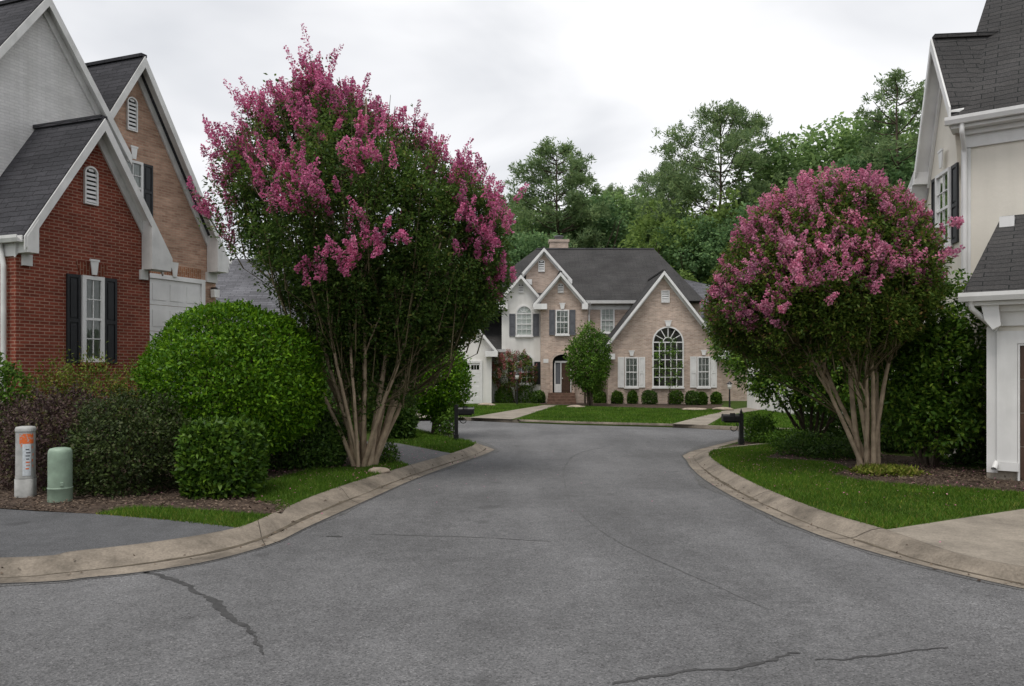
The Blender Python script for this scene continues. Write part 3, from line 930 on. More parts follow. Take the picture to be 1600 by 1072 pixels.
for uw, ut in ((uL + 0.10, Lt[0] + 0.05), (uR - 0.10, Rt[0] - 0.05)):
    mb = MB()
    s_ = 1 if ut > uw else -1
    zt = lambda u: Pk[1] - abs(u - Pk[0]) * sl - 0.115
    poly = [(ut, ze - 0.36), (uw - s_ * 0.14, ze - 0.36), (uw - s_ * 0.14, zt(uw - s_ * 0.14)), (ut, zt(ut))]
    fr.prism(mb, poly, 0.02, VF + 0.052)
    fr.box(mb, min(uw, uw - s_ * 0.2), max(uw, uw - s_ * 0.2), ze - 0.60, ze - 0.364, 0.005, 0.08)
    mb.build("cornice_return", M['trim_old'], red)
gp = fr.pt(Lt[0] - 0.02, ze - 0.02, VF); gq = fr.pt(Lt[0] - 0.02, ze - 0.02, -3.4)
gutter_run(red, gp, gq, M['trim_old'], 0.14, 0.13, -fr.u)
mb = MB(); mb.prism([fr.pt(Lt[0], ze - 0.16, 0.0), fr.pt(uL, ze - 0.16, 0.0), fr.pt(uL, ze - 0.42, 0.0), fr.pt(uL - 0.04, ze - 0.42, 0.0), fr.pt(Lt[0], ze - 0.2, 0.0)],
                    [fr.pt(Lt[0], ze - 0.16, -3.4), fr.pt(uL, ze - 0.16, -3.4), fr.pt(uL, ze - 0.42, -3.4), fr.pt(uL - 0.04, ze - 0.42, -3.4), fr.pt(Lt[0], ze - 0.2, -3.4)])
mb.build("eave_box", M['trim_old'], red)
dsp = [fr.pt(Lt[0] - 0.08, ze - 0.16, -0.3), fr.pt(Lt[0] - 0.06, ze - 0.28, -0.3), fr.pt(uL - 0.10, ze - 0.62, -0.22), fr.pt(uL - 0.10, 1.0, -0.22), fr.pt(uL - 0.10, 0.2, -0.22)]
downspout(red, dsp, 0.055, M['trim_old'])
# its window
wu0, wz1 = fr.px(126, 430); wu1, _ = fr.px(160, 438); _, wz0 = fr.px(140, 566)
shw = fr.px(124, 500)[0] - fr.px(103, 500)[0]
window(red, fr, wu0, wu1, wz0, wz1, rows=4, cols=2, sh=M['black'], shw=shw, keystone=(wz1 + 0.03, 0.30, 0.16), sill=M['soldier_red'], fw=0.085)
mb = MB(); fr.prism(mb, [(wu0 - 0.02, wz1 + 0.003), (wu1 + 0.02, wz1 + 0.003), (wu1 + 0.12, wz1 + 0.30), (wu0 - 0.12, wz1 + 0.30)], 0.004, 0.02)
mb.build("brick_lintel", M['soldier_red'], red)
vu0, vz0 = fr.px(130, 318); vu1, vz1 = fr.px(151, 263)
vent(red, fr, vu0, vu1, vz0, vz1, (vu1 - vu0) / 2, 8)
# the taller white painted gable behind it: the wall stands where the red ridge runs into it
Pm = fr.pt(Pk[0], Pk[1], VF)
wv = fr.w
best = min((abs(800 + FOC * (Pm + wv * s).x / (Pm + wv * s).y - 55), s) for s in np.linspace(0.5, 8, 600))[1]
Q = Pm + wv * best
fw2 = Frame((Q.x, Q.y), (Q.x + fr.u.x, Q.y + fr.u.y), WD)
pk2 = fw2.px(76, -10, 0.25); r2 = fw2.px(166, 165, 0.25)
sl2 = (pk2[1] - r2[1]) / (r2[0] - pk2[0])
hw2 = fw2.px(205, 250, 0.25)[0] - pk2[0] - 0.3
zz = lambda u: pk2[1] - abs(u - pk2[0]) * sl2 - 0.1
zr = zz(pk2[0] + hw2)
wall_gable(red, fw2, pk2[0] - hw2, pk2[0] + hw2, 0.0, zr, pk2[0], pk2[1] - 0.1, zr, M['brick_white'], 7.0)
gable_roof(red, fw2, (pk2[0] - hw2 - 0.3, zz(pk2[0] + hw2 + 0.3) + 0.1), pk2, (pk2[0] + hw2 + 0.3, zz(pk2[0] + hw2 + 0.3) + 0.1), 0.25, 7.2, M['shingle'], M['trim_old'], board=0.2)

# ------------------------------------------------------------------ the tan brick house
dt = 21.6
A2 = at_d(237, dt); B2 = at_d(337, dt * (VPL - 237) / (VPL - 337))
ft = Frame(A2, B2, WD)
tan = empty("brick_house", "tan brick house with a white garage door behind the red brick house", "house", (*A2, 0))
VF = 0.42
P2 = ft.px(226, 86, VF); R2 = ft.px(357, 404, VF)
sl = (P2[1] - R2[1]) / (R2[0] - P2[0])
L2 = (2 * P2[0] - R2[0], R2[1])
uR = ft.px(337, 450)[0]; uL = 2 * P2[0] - uR
zw = P2[1] - (uR - P2[0]) * sl - 0.12
wall_gable(tan, ft, uL, uR, 0.0, zw, P2[0], P2[1] - 0.12, zw, M['brick_tan'], 8.0)
gable_roof(tan, ft, L2, P2, R2, VF, 8.2, M['shingle'], M['trim_old'], board=0.24)
mb = MB()
ut, uw = R2[0] - 0.05, uR - 0.1
zt = lambda u: P2[1] - abs(u - P2[0]) * sl - 0.115
ft.prism(mb, [(ut, R2[1] - 0.45), (uw - 0.25, R2[1] - 0.45), (uw - 0.25, zt(uw - 0.25)), (ut, zt(ut))], 0.02, VF + 0.052)
ft.box(mb, uw - 0.3, uw + 0.1, R2[1] - 0.75, R2[1] - 0.453, 0.005, 0.08)
mb.build("cornice_return", M['trim_old'], tan)
gutter_run(tan, ft.pt(R2[0] + 0.02, R2[1] - 0.02, VF), ft.pt(R2[0] + 0.02, R2[1] - 0.02, -8), M['trim_old'], 0.14, 0.13, ft.u)
a0, b1 = ft.px(197, 205)[0], ft.px(213, 205)[0]
vent(tan, ft, a0, b1, ft.px(205, 205)[1], ft.px(205, 152)[1], (b1 - a0) / 2, 8)
window(tan, ft, ft.px(190, 300)[0], ft.px(221, 300)[0], ft.px(210, 335)[1], ft.px(210, 252)[1], rows=4, cols=2, sh=M['black'], shw=ft.px(238, 300)[0] - ft.px(223, 300)[0], keystone=(ft.px(205, 249)[1], 0.3, 0.16), fw=0.07)
gu0, gu1, gz1 = ft.px(205, 440)[0], ft.px(313, 450)[0], ft.px(290, 441)[1]
garage_door(tan, ft, gu0, gu1, 0.9, gz1, 5, 4, M['trim'])
mb = MB(); ft.box(mb, gu0 - 0.05, gu1 + 0.02, gz1 + 0.135, gz1 + 0.44, 0.004, 0.02); mb.build("brick_lintel", M['soldier_tan'], tan)
mb = MB(); kc = ft.px(270, 430)[0]
ft.prism(mb, [(kc - 0.06, gz1 + 0.1), (kc + 0.06, gz1 + 0.1), (kc + 0.12, gz1 + 0.52), (kc - 0.12, gz1 + 0.52)], 0.072, 0.1); mb.build("keystone", M['trim_old'], tan)
lu, lz = ft.px(331, 458)
mb = MB(); ft.prism(mb, [(lu - 0.05, lz + 0.1), (lu + 0.05, lz + 0.1), (lu + 0.03, lz + 0.17), (lu - 0.03, lz + 0.17)], 0.005, 0.2)
lampm = mb.build("wall_lamp", M['iron'], tan)
mb = MB(); ft.prism(mb, [(lu - 0.09, lz - 0.14), (lu + 0.09, lz - 0.14), (lu + 0.11, lz + 0.099), (lu - 0.11, lz + 0.099)], 0.06, 0.22); mb.build("lantern", M['lamp_glass'], lampm)

# ------------------------------------------------------------------ hip roofed blocks (house behind the tan one, houses further right)
def hip(h, x0, x1, y0, y1, ze, zr, mat, inset=None, over=0.35, th=0.1):
    w = (y1 - y0) / 2 + over
    inset = inset if inset is not None else w
    x0 -= over; x1 += over; y0 -= over; y1 += over
    ym = (y0 + y1) / 2
    e = [Vector((x0, y0, ze)), Vector((x1, y0, ze)), Vector((x1, y1, ze)), Vector((x0, y1, ze))]
    r0, r1 = Vector((x0 + inset, ym, zr)), Vector((x1 - inset, ym, zr))
    mb = MB()
    mb.poly([e[0], e[1], r1, r0]); mb.poly([e[1], e[2], r1]); mb.poly([e[2], e[3], r0, r1]); mb.poly([e[3], e[0], r0])
    mb.poly([p - Vector((0, 0, 0.02)) for p in e])
    return mb.build("roof", mat, h)

def fascia(h, x0, x1, y, z, mat, hgt=0.2):
    mb = MB()
    mb.prism([(x0, y, z - hgt), (x1, y, z - hgt), (x1, y, z), (x0, y, z)], [(x0, y - 0.09, z - hgt * 0.8), (x1, y - 0.09, z - hgt * 0.8), (x1, y - 0.12, z), (x0, y - 0.12, z)])
    return mb.build("gutter", mat, h)

gh = empty("grey_roofed_house", "low house with a broad grey shingle roof behind the tan brick house", "house", (*at_d(420, 33), 0))
fg = Frame(at_d(330, 33), at_d(520, 33))
x0 = at_d(318, 33)[0]; x1 = at_d(500, 33)[0]
wall_box(gh, fg, 0.0, x1 - x0, 0.0, 3.95, 8.0, M['brick_tan'])
hip(gh, x0 - 3, x1, 33, 41, 4.0, 7.4, M['shingle_grey'], 3.2, 0.5)
fascia(gh, x0 - 3.4, x1 + 0.45, 32.5, 4.0, M['trim_old'])
window(gh, fg, 1.4, 2.4, 1.2, 2.9, rows=4, cols=2)

# ------------------------------------------------------------------ the cream stucco house on the right
D1 = Vector((1.0, -0.727, 0)).normalized(); D2 = Vector((0.196, 1.0, 0)).normalized()
gc = at_d(1543, 13.55)
mc_ = at_d(1503, 16.0)
cream = empty("stucco_house", "cream stucco house with grey shingle roofs and a garage beside the concrete driveway", "house", (*gc, 0))
WB = Vector((0.727, 1.0, 0)).normalized()
fG = Frame(gc, (gc[0] + D1.x, gc[1] + D1.y), (WB.x, WB.y))       # garage front
fM = Frame(mc_, (mc_[0] + D1.x, mc_[1] + D1.y), (WB.x, WB.y))    # main front
# side wall with the steep gable
fS = Frame((mc_[0] + D2.x * 6, mc_[1] + D2.y * 6), mc_, (1.0, -0.10))
zeM = fM.px(1500, 186, 0.3)[1]
zeG = fG.px(1510, 461, 0.3)[1]
wall_box(cream, fM, 0.0, 9.0, 0.0, zeM - 0.15, 5.0, M['stucco_cream'])
wall_box(cream, fG, 0.0, 7.0, 0.0, zeG - 0.12, 2.6, M['stucco_cream'])
# main hip roof
def hipface(fr_, u0, u1, ze, vf, top, run, back, mat):
    """hip roof: top = (u, z) of the upper end of the hip line, run behind the eave"""
    mb = MB()
    E0 = fr_.pt(u0, ze, vf); E1 = fr_.pt(u1, ze, vf)
    T0 = fr_.pt(top[0], top[1], vf - run)
    T1 = fr_.pt(u1, top[1], vf - run)
    Bk0 = fr_.pt(u0, ze, -back); Bk1 = fr_.pt(u1, ze, -back)
    mb.poly([E0, E1, T1, T0])
    mb.poly([Bk0, E0, T0])
    mb.poly([Bk1, Bk0, T0, T1])
    mb.poly([E1, Bk1, T1])
    mb.poly([p - Vector((0, 0, 0.03)) for p in (E0, E1, Bk1, Bk0)])
    roof = mb.build("roof", mat, cream)
    ms = MB(); ms.prism([p - Vector((0, 0, 0.11)) for p in (E0, E1, Bk1, Bk0)], [p - Vector((0, 0, 0.034)) for p in (E0, E1, Bk1, Bk0)])
    ms.build("soffit", M['trim'], cream)
    return roof
# hip line of the main roof passes (1482,186) and (1541,0)
u_e = fM.px(1481, 186, 0.42)[0]
hipface(fM, u_e, 10.0, zeM, 0.42, fM.px(1562, -65, -3.0), 3.42, 6.6, M['shingle_warm'])
u_g = fG.px(1503, 459, 0.45)[0]
hipface(fG, u_g, 7.6, zeG, 0.45, fG.px(1565, 338, -1.75), 2.2, 2.6, M['shingle_warm'])
for f_, u0_, ze_, v_ in ((fM, u_e, zeM, 0.42), (fG, u_g, zeG, 0.45)):
    gutter_run(cream, f_.pt(u0_ - 0.05, ze_ + 0.02, v_ - 0.04), f_.pt(9.5, ze_ + 0.02, v_ - 0.04), M['trim'], 0.15, 0.14, f_.n)
    mb = MB()
    f_.box(mb, u0_ + 0.05, 9.0, ze_ - 0.20, ze_ - 0.135, 0.004, v_ - 0.05)      # soffit
    f_.box(mb, 0.03, 9.0, ze_ - 0.55, ze_ - 0.204, 0.004, 0.06)                 # frieze
    f_.box(mb, -0.02, 9.0, ze_ - 0.30, ze_ - 0.205, 0.062, 0.16)                # bed mould
    mb.build("cornice", M['trim'], cream)
    mb = MB(); f_.box(mb, -0.012, 0.16, 0.25, ze_ - 0.56, 0.004, 0.035); mb.build("corner_board", M['trim'], cream)
# garage bracket, downspouts, door surround
mb = MB()
fG.prism(mb, [(-0.08, zeG - 0.14), (0.18, zeG - 0.14), (0.22, zeG - 0.55), (0.10, zeG - 0.62), (-0.02, zeG - 0.45)], 0.17, 0.34)
mb.build("bracket", M['trim'], cream)
downspout(cream, [fG.pt(u_g + 0.12, zeG - 0.12, 0.42), fG.pt(u_g + 0.14, zeG - 0.25, 0.40), fG.pt(0.03, zeG - 0.50, 0.13), fG.pt(0.13, zeG - 0.60, 0.10), fG.pt(0.13, 0.42, 0.10), fG.pt(0.11, 0.33, 0.2)], 0.048, M['trim'])
downspout(cream, [fM.pt(u_e + 0.25, zeM - 0.12, 0.42), fM.pt(u_e + 0.25, zeM - 0.3, 0.42), fM.pt(0.06, zeM - 0.62, 0.10), fM.pt(0.06, 1.0, 0.10), fM.pt(0.06, 0.2, 0.10)], 0.048, M['trim'])
go0 = fG.px(1590, 600)[0]; gz = fG.px(1590, 537)[1]
mb = MB()
fG.box(mb, go0 - 0.30, go0, 0.45, gz + 0.22, 0.004, 0.09)
fG.box(mb, go0, go0 + 4.9, gz, gz + 0.22, 0.004, 0.088)
fG.box(mb, go0 - 0.32, go0 + 0.02, 0.30, 0.447, 0.004, 0.11)
mb.build("garage_surround", M['trim'], cream)
garage_door(cream, fG, go0 + 0.035, go0 + 4.86, 0.14, gz - 0.035, 4, 6, M['door'], fw=0.03)
mb = MB(); fG.box(mb, -0.01, go0 - 0.02, 0.0, 0.30, 0.004, 0.03); mb.build("plinth", M['concrete'], cream)
# flashing block where the garage roof meets the wall
fb_u, fb_z = fG.px(1573, 354, -1.40)
mb = MB(); fG.box(mb, fb_u - 0.12, fb_u + 0.12, fb_z - 0.20, fb_z + 0.20, -1.40, -1.74); mb.build("flashing", M['trim'], cream)
# side gable
VS = 0.3
Ps = fS.px(1457, 58, VS); Ls = fS.px(1431, 266, VS)
half = abs(Ps[0] - Ls[0])
sgn = 1 if Ps[0] > Ls[0] else -1
Rs = fS.px(1486, 164, VS)
uA = fS.px(1440, 400)[0]
uB = Rs[0] - sgn * (uA - Ls[0]) * sgn
sls = (Ps[1] - Ls[1]) / half
zw = Ps[1] - abs(uA - Ps[0]) * sls - 0.12
wall_gable(cream, fS, min(uA, 6.0), max(6.0, uA), 0.0, zw, Ps[0], Ps[1] - 0.14, zw, M['stucco_cream'], 3.0)
gable_roof(cream, fS, Ls, Ps, Rs, VS, 3.4, M['shingle_warm'], M['trim'], board=0.2)
mb = MB()
zt = lambda u: Ps[1] - abs(u - Ps[0]) * sls - 0.115
ut = Ls[0] + sgn * 0.04; uw = uA + sgn * 0.1
fS.prism(mb, [(ut, Ls[1] - 0.34), (uw, Ls[1] - 0.34), (uw, zt(uw)), (ut, zt(ut))], 0.02, VS + 0.052)
mb.build("cornice_return", M['trim'], cream)
wa, wb_ = fS.px(1467, 300)[0], fS.px(1489, 300)[0]
window(cream, fS, min(wa, wb_), max(wa, wb_), fS.px(1478, 385)[1], fS.px(1478, 268)[1], rows=4, cols=2, sh=M['black'], shw=abs(fS.px(1500, 300)[0] - fS.px(1491, 300)[0]), keystone=(fS.px(1478, 262)[1], 0.35, 0.2), fw=0.07, inner='curtain')

# ------------------------------------------------------------------ the far brick house at the head of the street
far = empty("brick_house", "large rose brick and white stucco house facing down the street from beyond the lawn", "house", (*at_d(920, 45), 0))
def FF(y): return Frame((0.0, y), (1.0, y))
def X(px, y): return (px - 800) / FOC * y
def Zp(py, y): return CAM_H + (HZ - py) / FOC * y
yW, yE, yB, yR, yGar = 43.5, 44.7, 45.3, 46.2, 44.0
fW, fE, fB, fR, fGa = FF(yW), FF(yE), FF(yB), FF(yR), FF(yGar)
def pg(f, y, wl_, wr_, tipL, peak, tipR, tipy, mat, vf, depth, base=0.0, shing=M['shingle_warm'], board=0.16, thick=0.1):
    L = (X(tipL, y - vf), Zp(tipy, y - vf)); P = (X(peak[0], y - vf), Zp(peak[1], y - vf)); R = (X(tipR, y - vf), Zp(tipy, y - vf))
    s1 = (P[1] - L[1]) / (P[0] - L[0]); s2 = (P[1] - R[1]) / (R[0] - P[0])
    a, b = X(wl_, y), X(wr_, y)
    za = P[1] - (P[0] - a) * s1 - 0.13; zb = P[1] - (b - P[0]) * s2 - 0.13
    wall_gable(far, f, a, b, base, za, P[0], P[1] - 0.13, zb, mat, depth)
    gable_roof(far, f, L, P, R, vf, depth, shing, M['trim'], board=board)
    for uw, ut in ((a, L[0]), (b, R[0])):
        s_ = 1 if ut > uw else -1
        mb = MB()
        f.box(mb, min(uw - s_ * 0.35, ut - s_ * 0.03), max(uw - s_ * 0.35, ut - s_ * 0.03), L[1] - 0.34, L[1] - 0.02, 0.07, vf + 0.05)
        mb.build("cornice_return", M['trim'], far)
    return L, P, R
pg(fW, yW, 950, 1127, 936, (1038, 422), 1140, 552, M['brick_pink'], 0.35, 8.0)
pg(fE, yE, 845, 918, 833, (876, 424), 919, 474, M['brick_pink'], 0.35, 6.0)
pg(fB, yB, 784, 845, 774, (814, 428), 854, 474, M['stucco_white'], 0.35, 6.0)
# the attic gable between them, its ridge running back into the main roof
pg(FF(46.6), 46.6, 822, 880, 806, (850, 386), 894, 436, M['brick_pink'], 0.3, 5.0, base=3.0)
# recessed middle and the main hip roof
wall_box(far, fR, X(840, yR), X(1010, yR), 0.0, Zp(470, yR), 8.0, M['brick_pink'])
mb = MB()
xe0, xe1 = X(728, 46), X(1100, 46)
ze = Zp(470, 45.8); zr = Zp(389, 51.5)
x_r0, x_r1 = X(838, 51.5), X(1022, 51.5)
e = [Vector((xe0, 45.8, ze)), Vector((xe1, 45.8, ze)), Vector((xe1, 57.2, ze)), Vector((xe0, 57.2, ze))]
r0, r1 = Vector((x_r0, 51.5, zr)), Vector((x_r1, 51.5, zr))
mb.poly([e[0], e[1], r1, r0]); mb.poly([e[1], e[2], r1]); mb.poly([e[2], e[3], r0, r1]); mb.poly([e[3], e[0], r0])
mb.poly([p - Vector((0, 0, 0.03)) for p in e])
mroof = mb.build("roof", M['shingle_warm'], far)
mb = MB(); mb.prism([(x_r0, 51.4, zr - 0.02), (x_r0, 51.6, zr - 0.02), (x_r0, 51.5, zr + 0.06)], [(x_r1, 51.4, zr - 0.02), (x_r1, 51.6, zr - 0.02), (x_r1, 51.5, zr + 0.06)]); mb.build("ridge_cap", M['shingle'], mroof)
fascia(far, X(905, 45.8), X(1003, 45.8), 45.8, ze + 0.02, M['trim'], 0.22)
mb = MB(); fR.box(mb, X(917, yR), X(1005, yR), ze - 0.5, ze - 0.22, 0.004, 0.06); mb.build("frieze", M['trim'], far)
wall_box(far, FF(47.0), X(795, 47), X(1095, 47), 0.0, ze - 0.05, 9.0, M['brick_pink'])
# lower right body behind the wing, its ridge running right
wall_box(far, FF(47.5), X(1060, 47.5), X(1200, 47.5), 0.0, Zp(545, 47.5), 8.0, M['brick_pink'])
mb = MB()
ya, yb_, yc = 46.9, 51.5, 56.0
xa, xb = X(1038, 47), X(1205, 47)
zE, zR_ = Zp(548, 47), Zp(424, 47.5)
mb.poly([(xa, ya, zE), (xb, ya, zE), (xb - 2.2, yb_, zR_ - 0.5), (xa, yb_, zR_ + 0.5)])
mb.poly([(xb, ya, zE), (xb, yc, zE), (xb - 2.2, yb_, zR_ - 0.5)])
mb.poly([(xb, yc, zE), (xa, yc, zE), (xa, yb_, zR_ + 0.5), (xb - 2.2, yb_, zR_ - 0.5)])
mb.build("roof", M['shingle_grey'], far)
fascia(far, X(1128, 46.8), X(1205, 46.8), 46.8, zE + 0.02, M['trim'])
# garage wing on the left
pg(fGa, yGar, 664, 768, 654, (712, 468), 778, 548, M['stucco_white'], 0.35, 9.0)
garage_door(far, fGa, X(690, yGar), X(750, yGar), 0.0, Zp(567, yGar), 4, 4, M['trim'], lites=True)
wall_box(far, FF(45.6), X(745, 45.6), X(800, 45.6), 0.0, Zp(548, 45.6), 5.0, M['stucco_white'])
mb = MB()
mb.poly([(X(735, 45), 45.2, Zp(547, 45.2)), (X(789, 45), 45.2, Zp(547, 45.2)), (X(789, 47.5), 50.5, Zp(478, 47.5)), (X(735, 47.5), 50.5, Zp(478, 47.5))])
mb.build("roof", M['shingle_warm'], far)
fascia(far, X(752, 45.2), X(790, 45.2), 45.2, Zp(546, 45.2), M['trim'])
# chimney
mb = MB()
fC = FF(52.0)
fC.box(mb, X(859, 52), X(888, 52), zr - 1.2, Zp(378, 52), 0.0, -0.9)
fC.box(mb, X(857.5, 52), X(889.5, 52), Zp(378, 52), Zp(374, 52), 0.05, -0.95)
ch = mb.build("chimney", M['brick_pink'], far)
lathe("chimney_cap", [(0.26, 0), (0.26, 0.18), (0.33, 0.2), (0.33, 0.28), (0.0, 0.34)], (X(873, 52.4), 52.4, Zp(374, 52)), M['shutter_grey'], ch, 14)
# windows
def fwin(f, y, a, b, top, bot, **k):
    return window(far, f, X(a, y), X(b, y), Zp(bot, y), Zp(top, y), fw=0.075, **k)
shg = X(810, 45) - X(801, 45)
fwin(fB, yB, 806, 832, 477, 525, rows=4, cols=3, arch=0.5, sh=M['shutter_grey'], shw=0.36, inner='curtain')
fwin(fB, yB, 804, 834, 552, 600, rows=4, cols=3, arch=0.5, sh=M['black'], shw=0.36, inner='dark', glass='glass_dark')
fwin(fE, yE, 868, 889, 484, 523, rows=4, cols=3, sh=M['shutter_grey'], shw=0.34, keystone=(Zp(483, yE), 0.3, 0.26), inner='curtain')
fwin(fR, yR, 938, 960, 481, 520, rows=4, cols=3, inner='curtain')
fwin(fW, yW, 976, 997, 558, 605, rows=4, cols=3, sh=M['trim'], shw=0.36, inner='curtain', keystone=(Zp(556, yW), 0.25, 0.24))
fwin(fW, yW, 1089, 1109, 557, 605, rows=4, cols=3, sh=M['trim'], shw=0.36, inner='curtain', keystone=(Zp(555, yW), 0.25, 0.24))
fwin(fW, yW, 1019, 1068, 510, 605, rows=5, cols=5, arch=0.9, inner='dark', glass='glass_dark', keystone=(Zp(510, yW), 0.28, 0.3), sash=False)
vent(far, fW, X(1033, yW), X(1046, yW), Zp(473, yW), Zp(454, yW), 0.0, 6)
vent(far, fE, X(871.5, yE), X(880.5, yE), Zp(458, yE), Zp(443, yE), 0.12, 5, M['trim_old'])
vent(far, fB, X(809.5, yB), X(818.5, yB), Zp(458, yB), Zp(443, yB), 0.12, 5, M['trim_old'])
vent(far, FF(46.6), X(841, 46.6), X(851, 46.6), Zp(425, 46.6), Zp(406, 46.6), 0.14, 5)
# arched entry: a brick reveal, the door, sidelight, steps
O = arch_pts(X(859, yE), X(897, yE), Zp(614, yE), Zp(566, yE), Zp(550, yE), 14)
I = arch_pts(X(863, yE), X(893, yE), Zp(614, yE), Zp(566, yE), Zp(554, yE), 14)
mb = MB(); ring(mb, fE, O, I, 0.01, 0.30); ent = mb.build("entry_arch", M['brick_pink'], far)
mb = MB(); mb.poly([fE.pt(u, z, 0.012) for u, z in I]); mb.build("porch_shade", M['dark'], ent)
mb = MB(); fE.box(mb, X(877, yE), X(891, yE), Zp(613, yE), Zp(567, yE), 0.016, 0.06)
for k in range(3):
    za = Zp(613, yE) + 0.12 + k * 0.55
    for s in (0.12, 0.56):
        w = X(891, yE) - X(877, yE); fE.box(mb, X(877, yE) + w * s, X(877, yE) + w * (s + 0.32), za, za + 0.42, 0.0605, 0.075)
dr = mb.build("door", M['door'], far)
mb = MB()
fE.box(mb, X(875.5, yE), X(877, yE), Zp(613, yE), Zp(567, yE), 0.016, 0.09); fE.box(mb, X(891, yE), X(892.5, yE), Zp(613, yE), Zp(567, yE), 0.016, 0.09)
fE.box(mb, X(867, yE), X(892.5, yE), Zp(566.9, yE), Zp(564, yE), 0.016, 0.09); fE.box(mb, X(866, yE), X(868, yE), Zp(613, yE), Zp(567, yE), 0.016, 0.09)
fE.box(mb, X(868, yE), X(875.4, yE), Zp(613, yE), Zp(600, yE), 0.016, 0.07)
mb.build("door_frame", M['trim'], dr)
mb = MB(); fE.box(mb, X(868.4, yE), X(875, yE), Zp(599.5, yE), Zp(568, yE), 0.016, 0.045); mb.build("sidelight", M['shutter_grey'], dr)
lathe("handle", [(0.0, 0), (0.035, 0.01), (0.035, 0.05), (0, 0.07)], (X(878.5, yE), yE - 0.09, Zp(592, yE)), M['lamp_glass'], dr, 8)
mb = MB()
for k in range(4):
    fE.box(mb, X(856 - k, yE), X(897, yE), 0.0, Zp(613, yE) - 0.012 - k * 0.16, 0.31 + k * 0.32, 0.31 + (k + 1) * 0.32)
mb.build("steps", plain("brick steps", (0.16, 0.10, 0.075), 0.9, 0.25, 6, 0.1), far)
mb = MB(); fE.box(mb, X(849, yE), X(857, yE), Zp(567, yE), Zp(561, yE), 0.003, 0.02); mb.build("number_plate", M['trim'], far)
downspout(far, [(X(922, 45.7), 45.6, ze - 0.15), (X(921, 46), 45.8, ze - 0.35), (X(920, 46.1), 46.05, ze - 0.8), (X(920, 46.1), 46.05, 0.3)], 0.06, M['trim'])
downspout(far, [(X(766, 45.4), 45.3, Zp(550, 45.2)), (X(764, 45.5), 45.45, Zp(562, 45.2)), (X(764, 45.5), 45.45, 0.2)], 0.06, M['trim'])

# ------------------------------------------------------------------ the pale house seen between the stems on the right
rh = empty("stucco_house", "pale house glimpsed between the stems behind the right hand crape myrtle", "house", (*at_d(1370, 31), 0))
frh = Frame(at_d(1262, 31), at_d(1470, 31))
wall_box(rh, frh, 0.0, 5.6, 0.0, 4.9, 8.0, M['stucco_white'])
hip(rh, at_d(1262, 31)[0], at_d(1262, 31)[0] + 5.6, 31, 39, 5.0, 8.4, M['shingle_grey'], 2.2)
fascia(rh, at_d(1250, 31)[0], at_d(1262, 31)[0] + 6.0, 30.65, 5.0, M['trim'])
garage_door(rh, frh, 1.1, 3.3, 0.0, 2.3, 4, 4, M['trim_old'])
window(rh, frh, 4.0, 4.8, 1.0, 2.6, rows=4, cols=2, sh=M['shutter_grey'], shw=0.3)

for h in (red, tan, gh, cream, far, rh):
    settle(h)
#PART2
# ------------------------------------------------------------------ plants
def smooth_noise(P, scale, seed):
    """cheap 3-D value noise from a few sine waves, -1..1"""
    r = np.random.default_rng(seed)
    s = np.zeros(len(P))
    for i in range(5):
        k = r.normal(size=3) * scale * (0.7 + 0.35 * i)
        s += np.sin(P @ k + r.uniform(0, 6.28)) / (1 + 0.35 * i)
    return s / 2.6

def spray(lv, C, D, n, length, spread, L, W, droop=0.15):
    """sprays of leaves: C centres, D directions, n leaves on each twig"""
    m = len(C)
    D = unit(D)
    t = rng.uniform(0.0, 1.0, (m, n))
    base = C[:, None, :] + D[:, None, :] * (t * length)[..., None]
    off = rng.normal(size=(m, n, 3)); off -= (off * D[:, None, :]).sum(-1, keepdims=True) * D[:, None, :]
    off = unit(off)
    P = base + off * (rng.uniform(0.0, 1, (m, n)) * spread)[..., None]
    A = off * 1.0 + D[:, None, :] * 0.7 + rng.normal(0, 0.35, (m, n, 3)); A[..., 2] -= droop
    N = rng.normal(0, 0.55, (m, n, 3)) + np.array([0, 0, 1.0])
    P = P.reshape(-1, 3)
    k = len(P)
    lv.add(P, A.reshape(-1, 3), N.reshape(-1, 3), L * rng.uniform(0.65, 1.25, k), W * rng.uniform(0.7, 1.2, k))

def panicles(lv, C, D, n, length, r0, petal):
    """upright cones of crinkled petals"""
    m = len(C)
    D = unit(D)
    ln = length * rng.uniform(0.6, 1.35, m)
    t = rng.uniform(0, 1, (m, n)) ** 1.35
    off = rng.normal(size=(m, n, 3)); off -= (off * D[:, None, :]).sum(-1, keepdims=True) * D[:, None, :]
    off = unit(off)
    rad = r0 * (1 - t) ** 0.75 * rng.uniform(0.35, 1.0, (m, n)) * (ln / length)[:, None] + 0.008
    lump = 0.75 + 0.35 * np.sin(t * 17 + rng.uniform(0, 6, (m, 1)))
    P = C[:, None, :] + D[:, None, :] * (t * ln[:, None])[..., None] + off * (rad * lump)[..., None]
    A = off + rng.normal(0, 0.6, (m, n, 3)); N = rng.normal(0, 1, (m, n, 3)) + D[:, None, :]
    P = P.reshape(-1, 3); k = len(P)
    lv.add(P, A.reshape(-1, 3), N.reshape(-1, 3), petal * rng.uniform(0.6, 1.3, k), petal * rng.uniform(0.6, 1.2, k), 0.35)

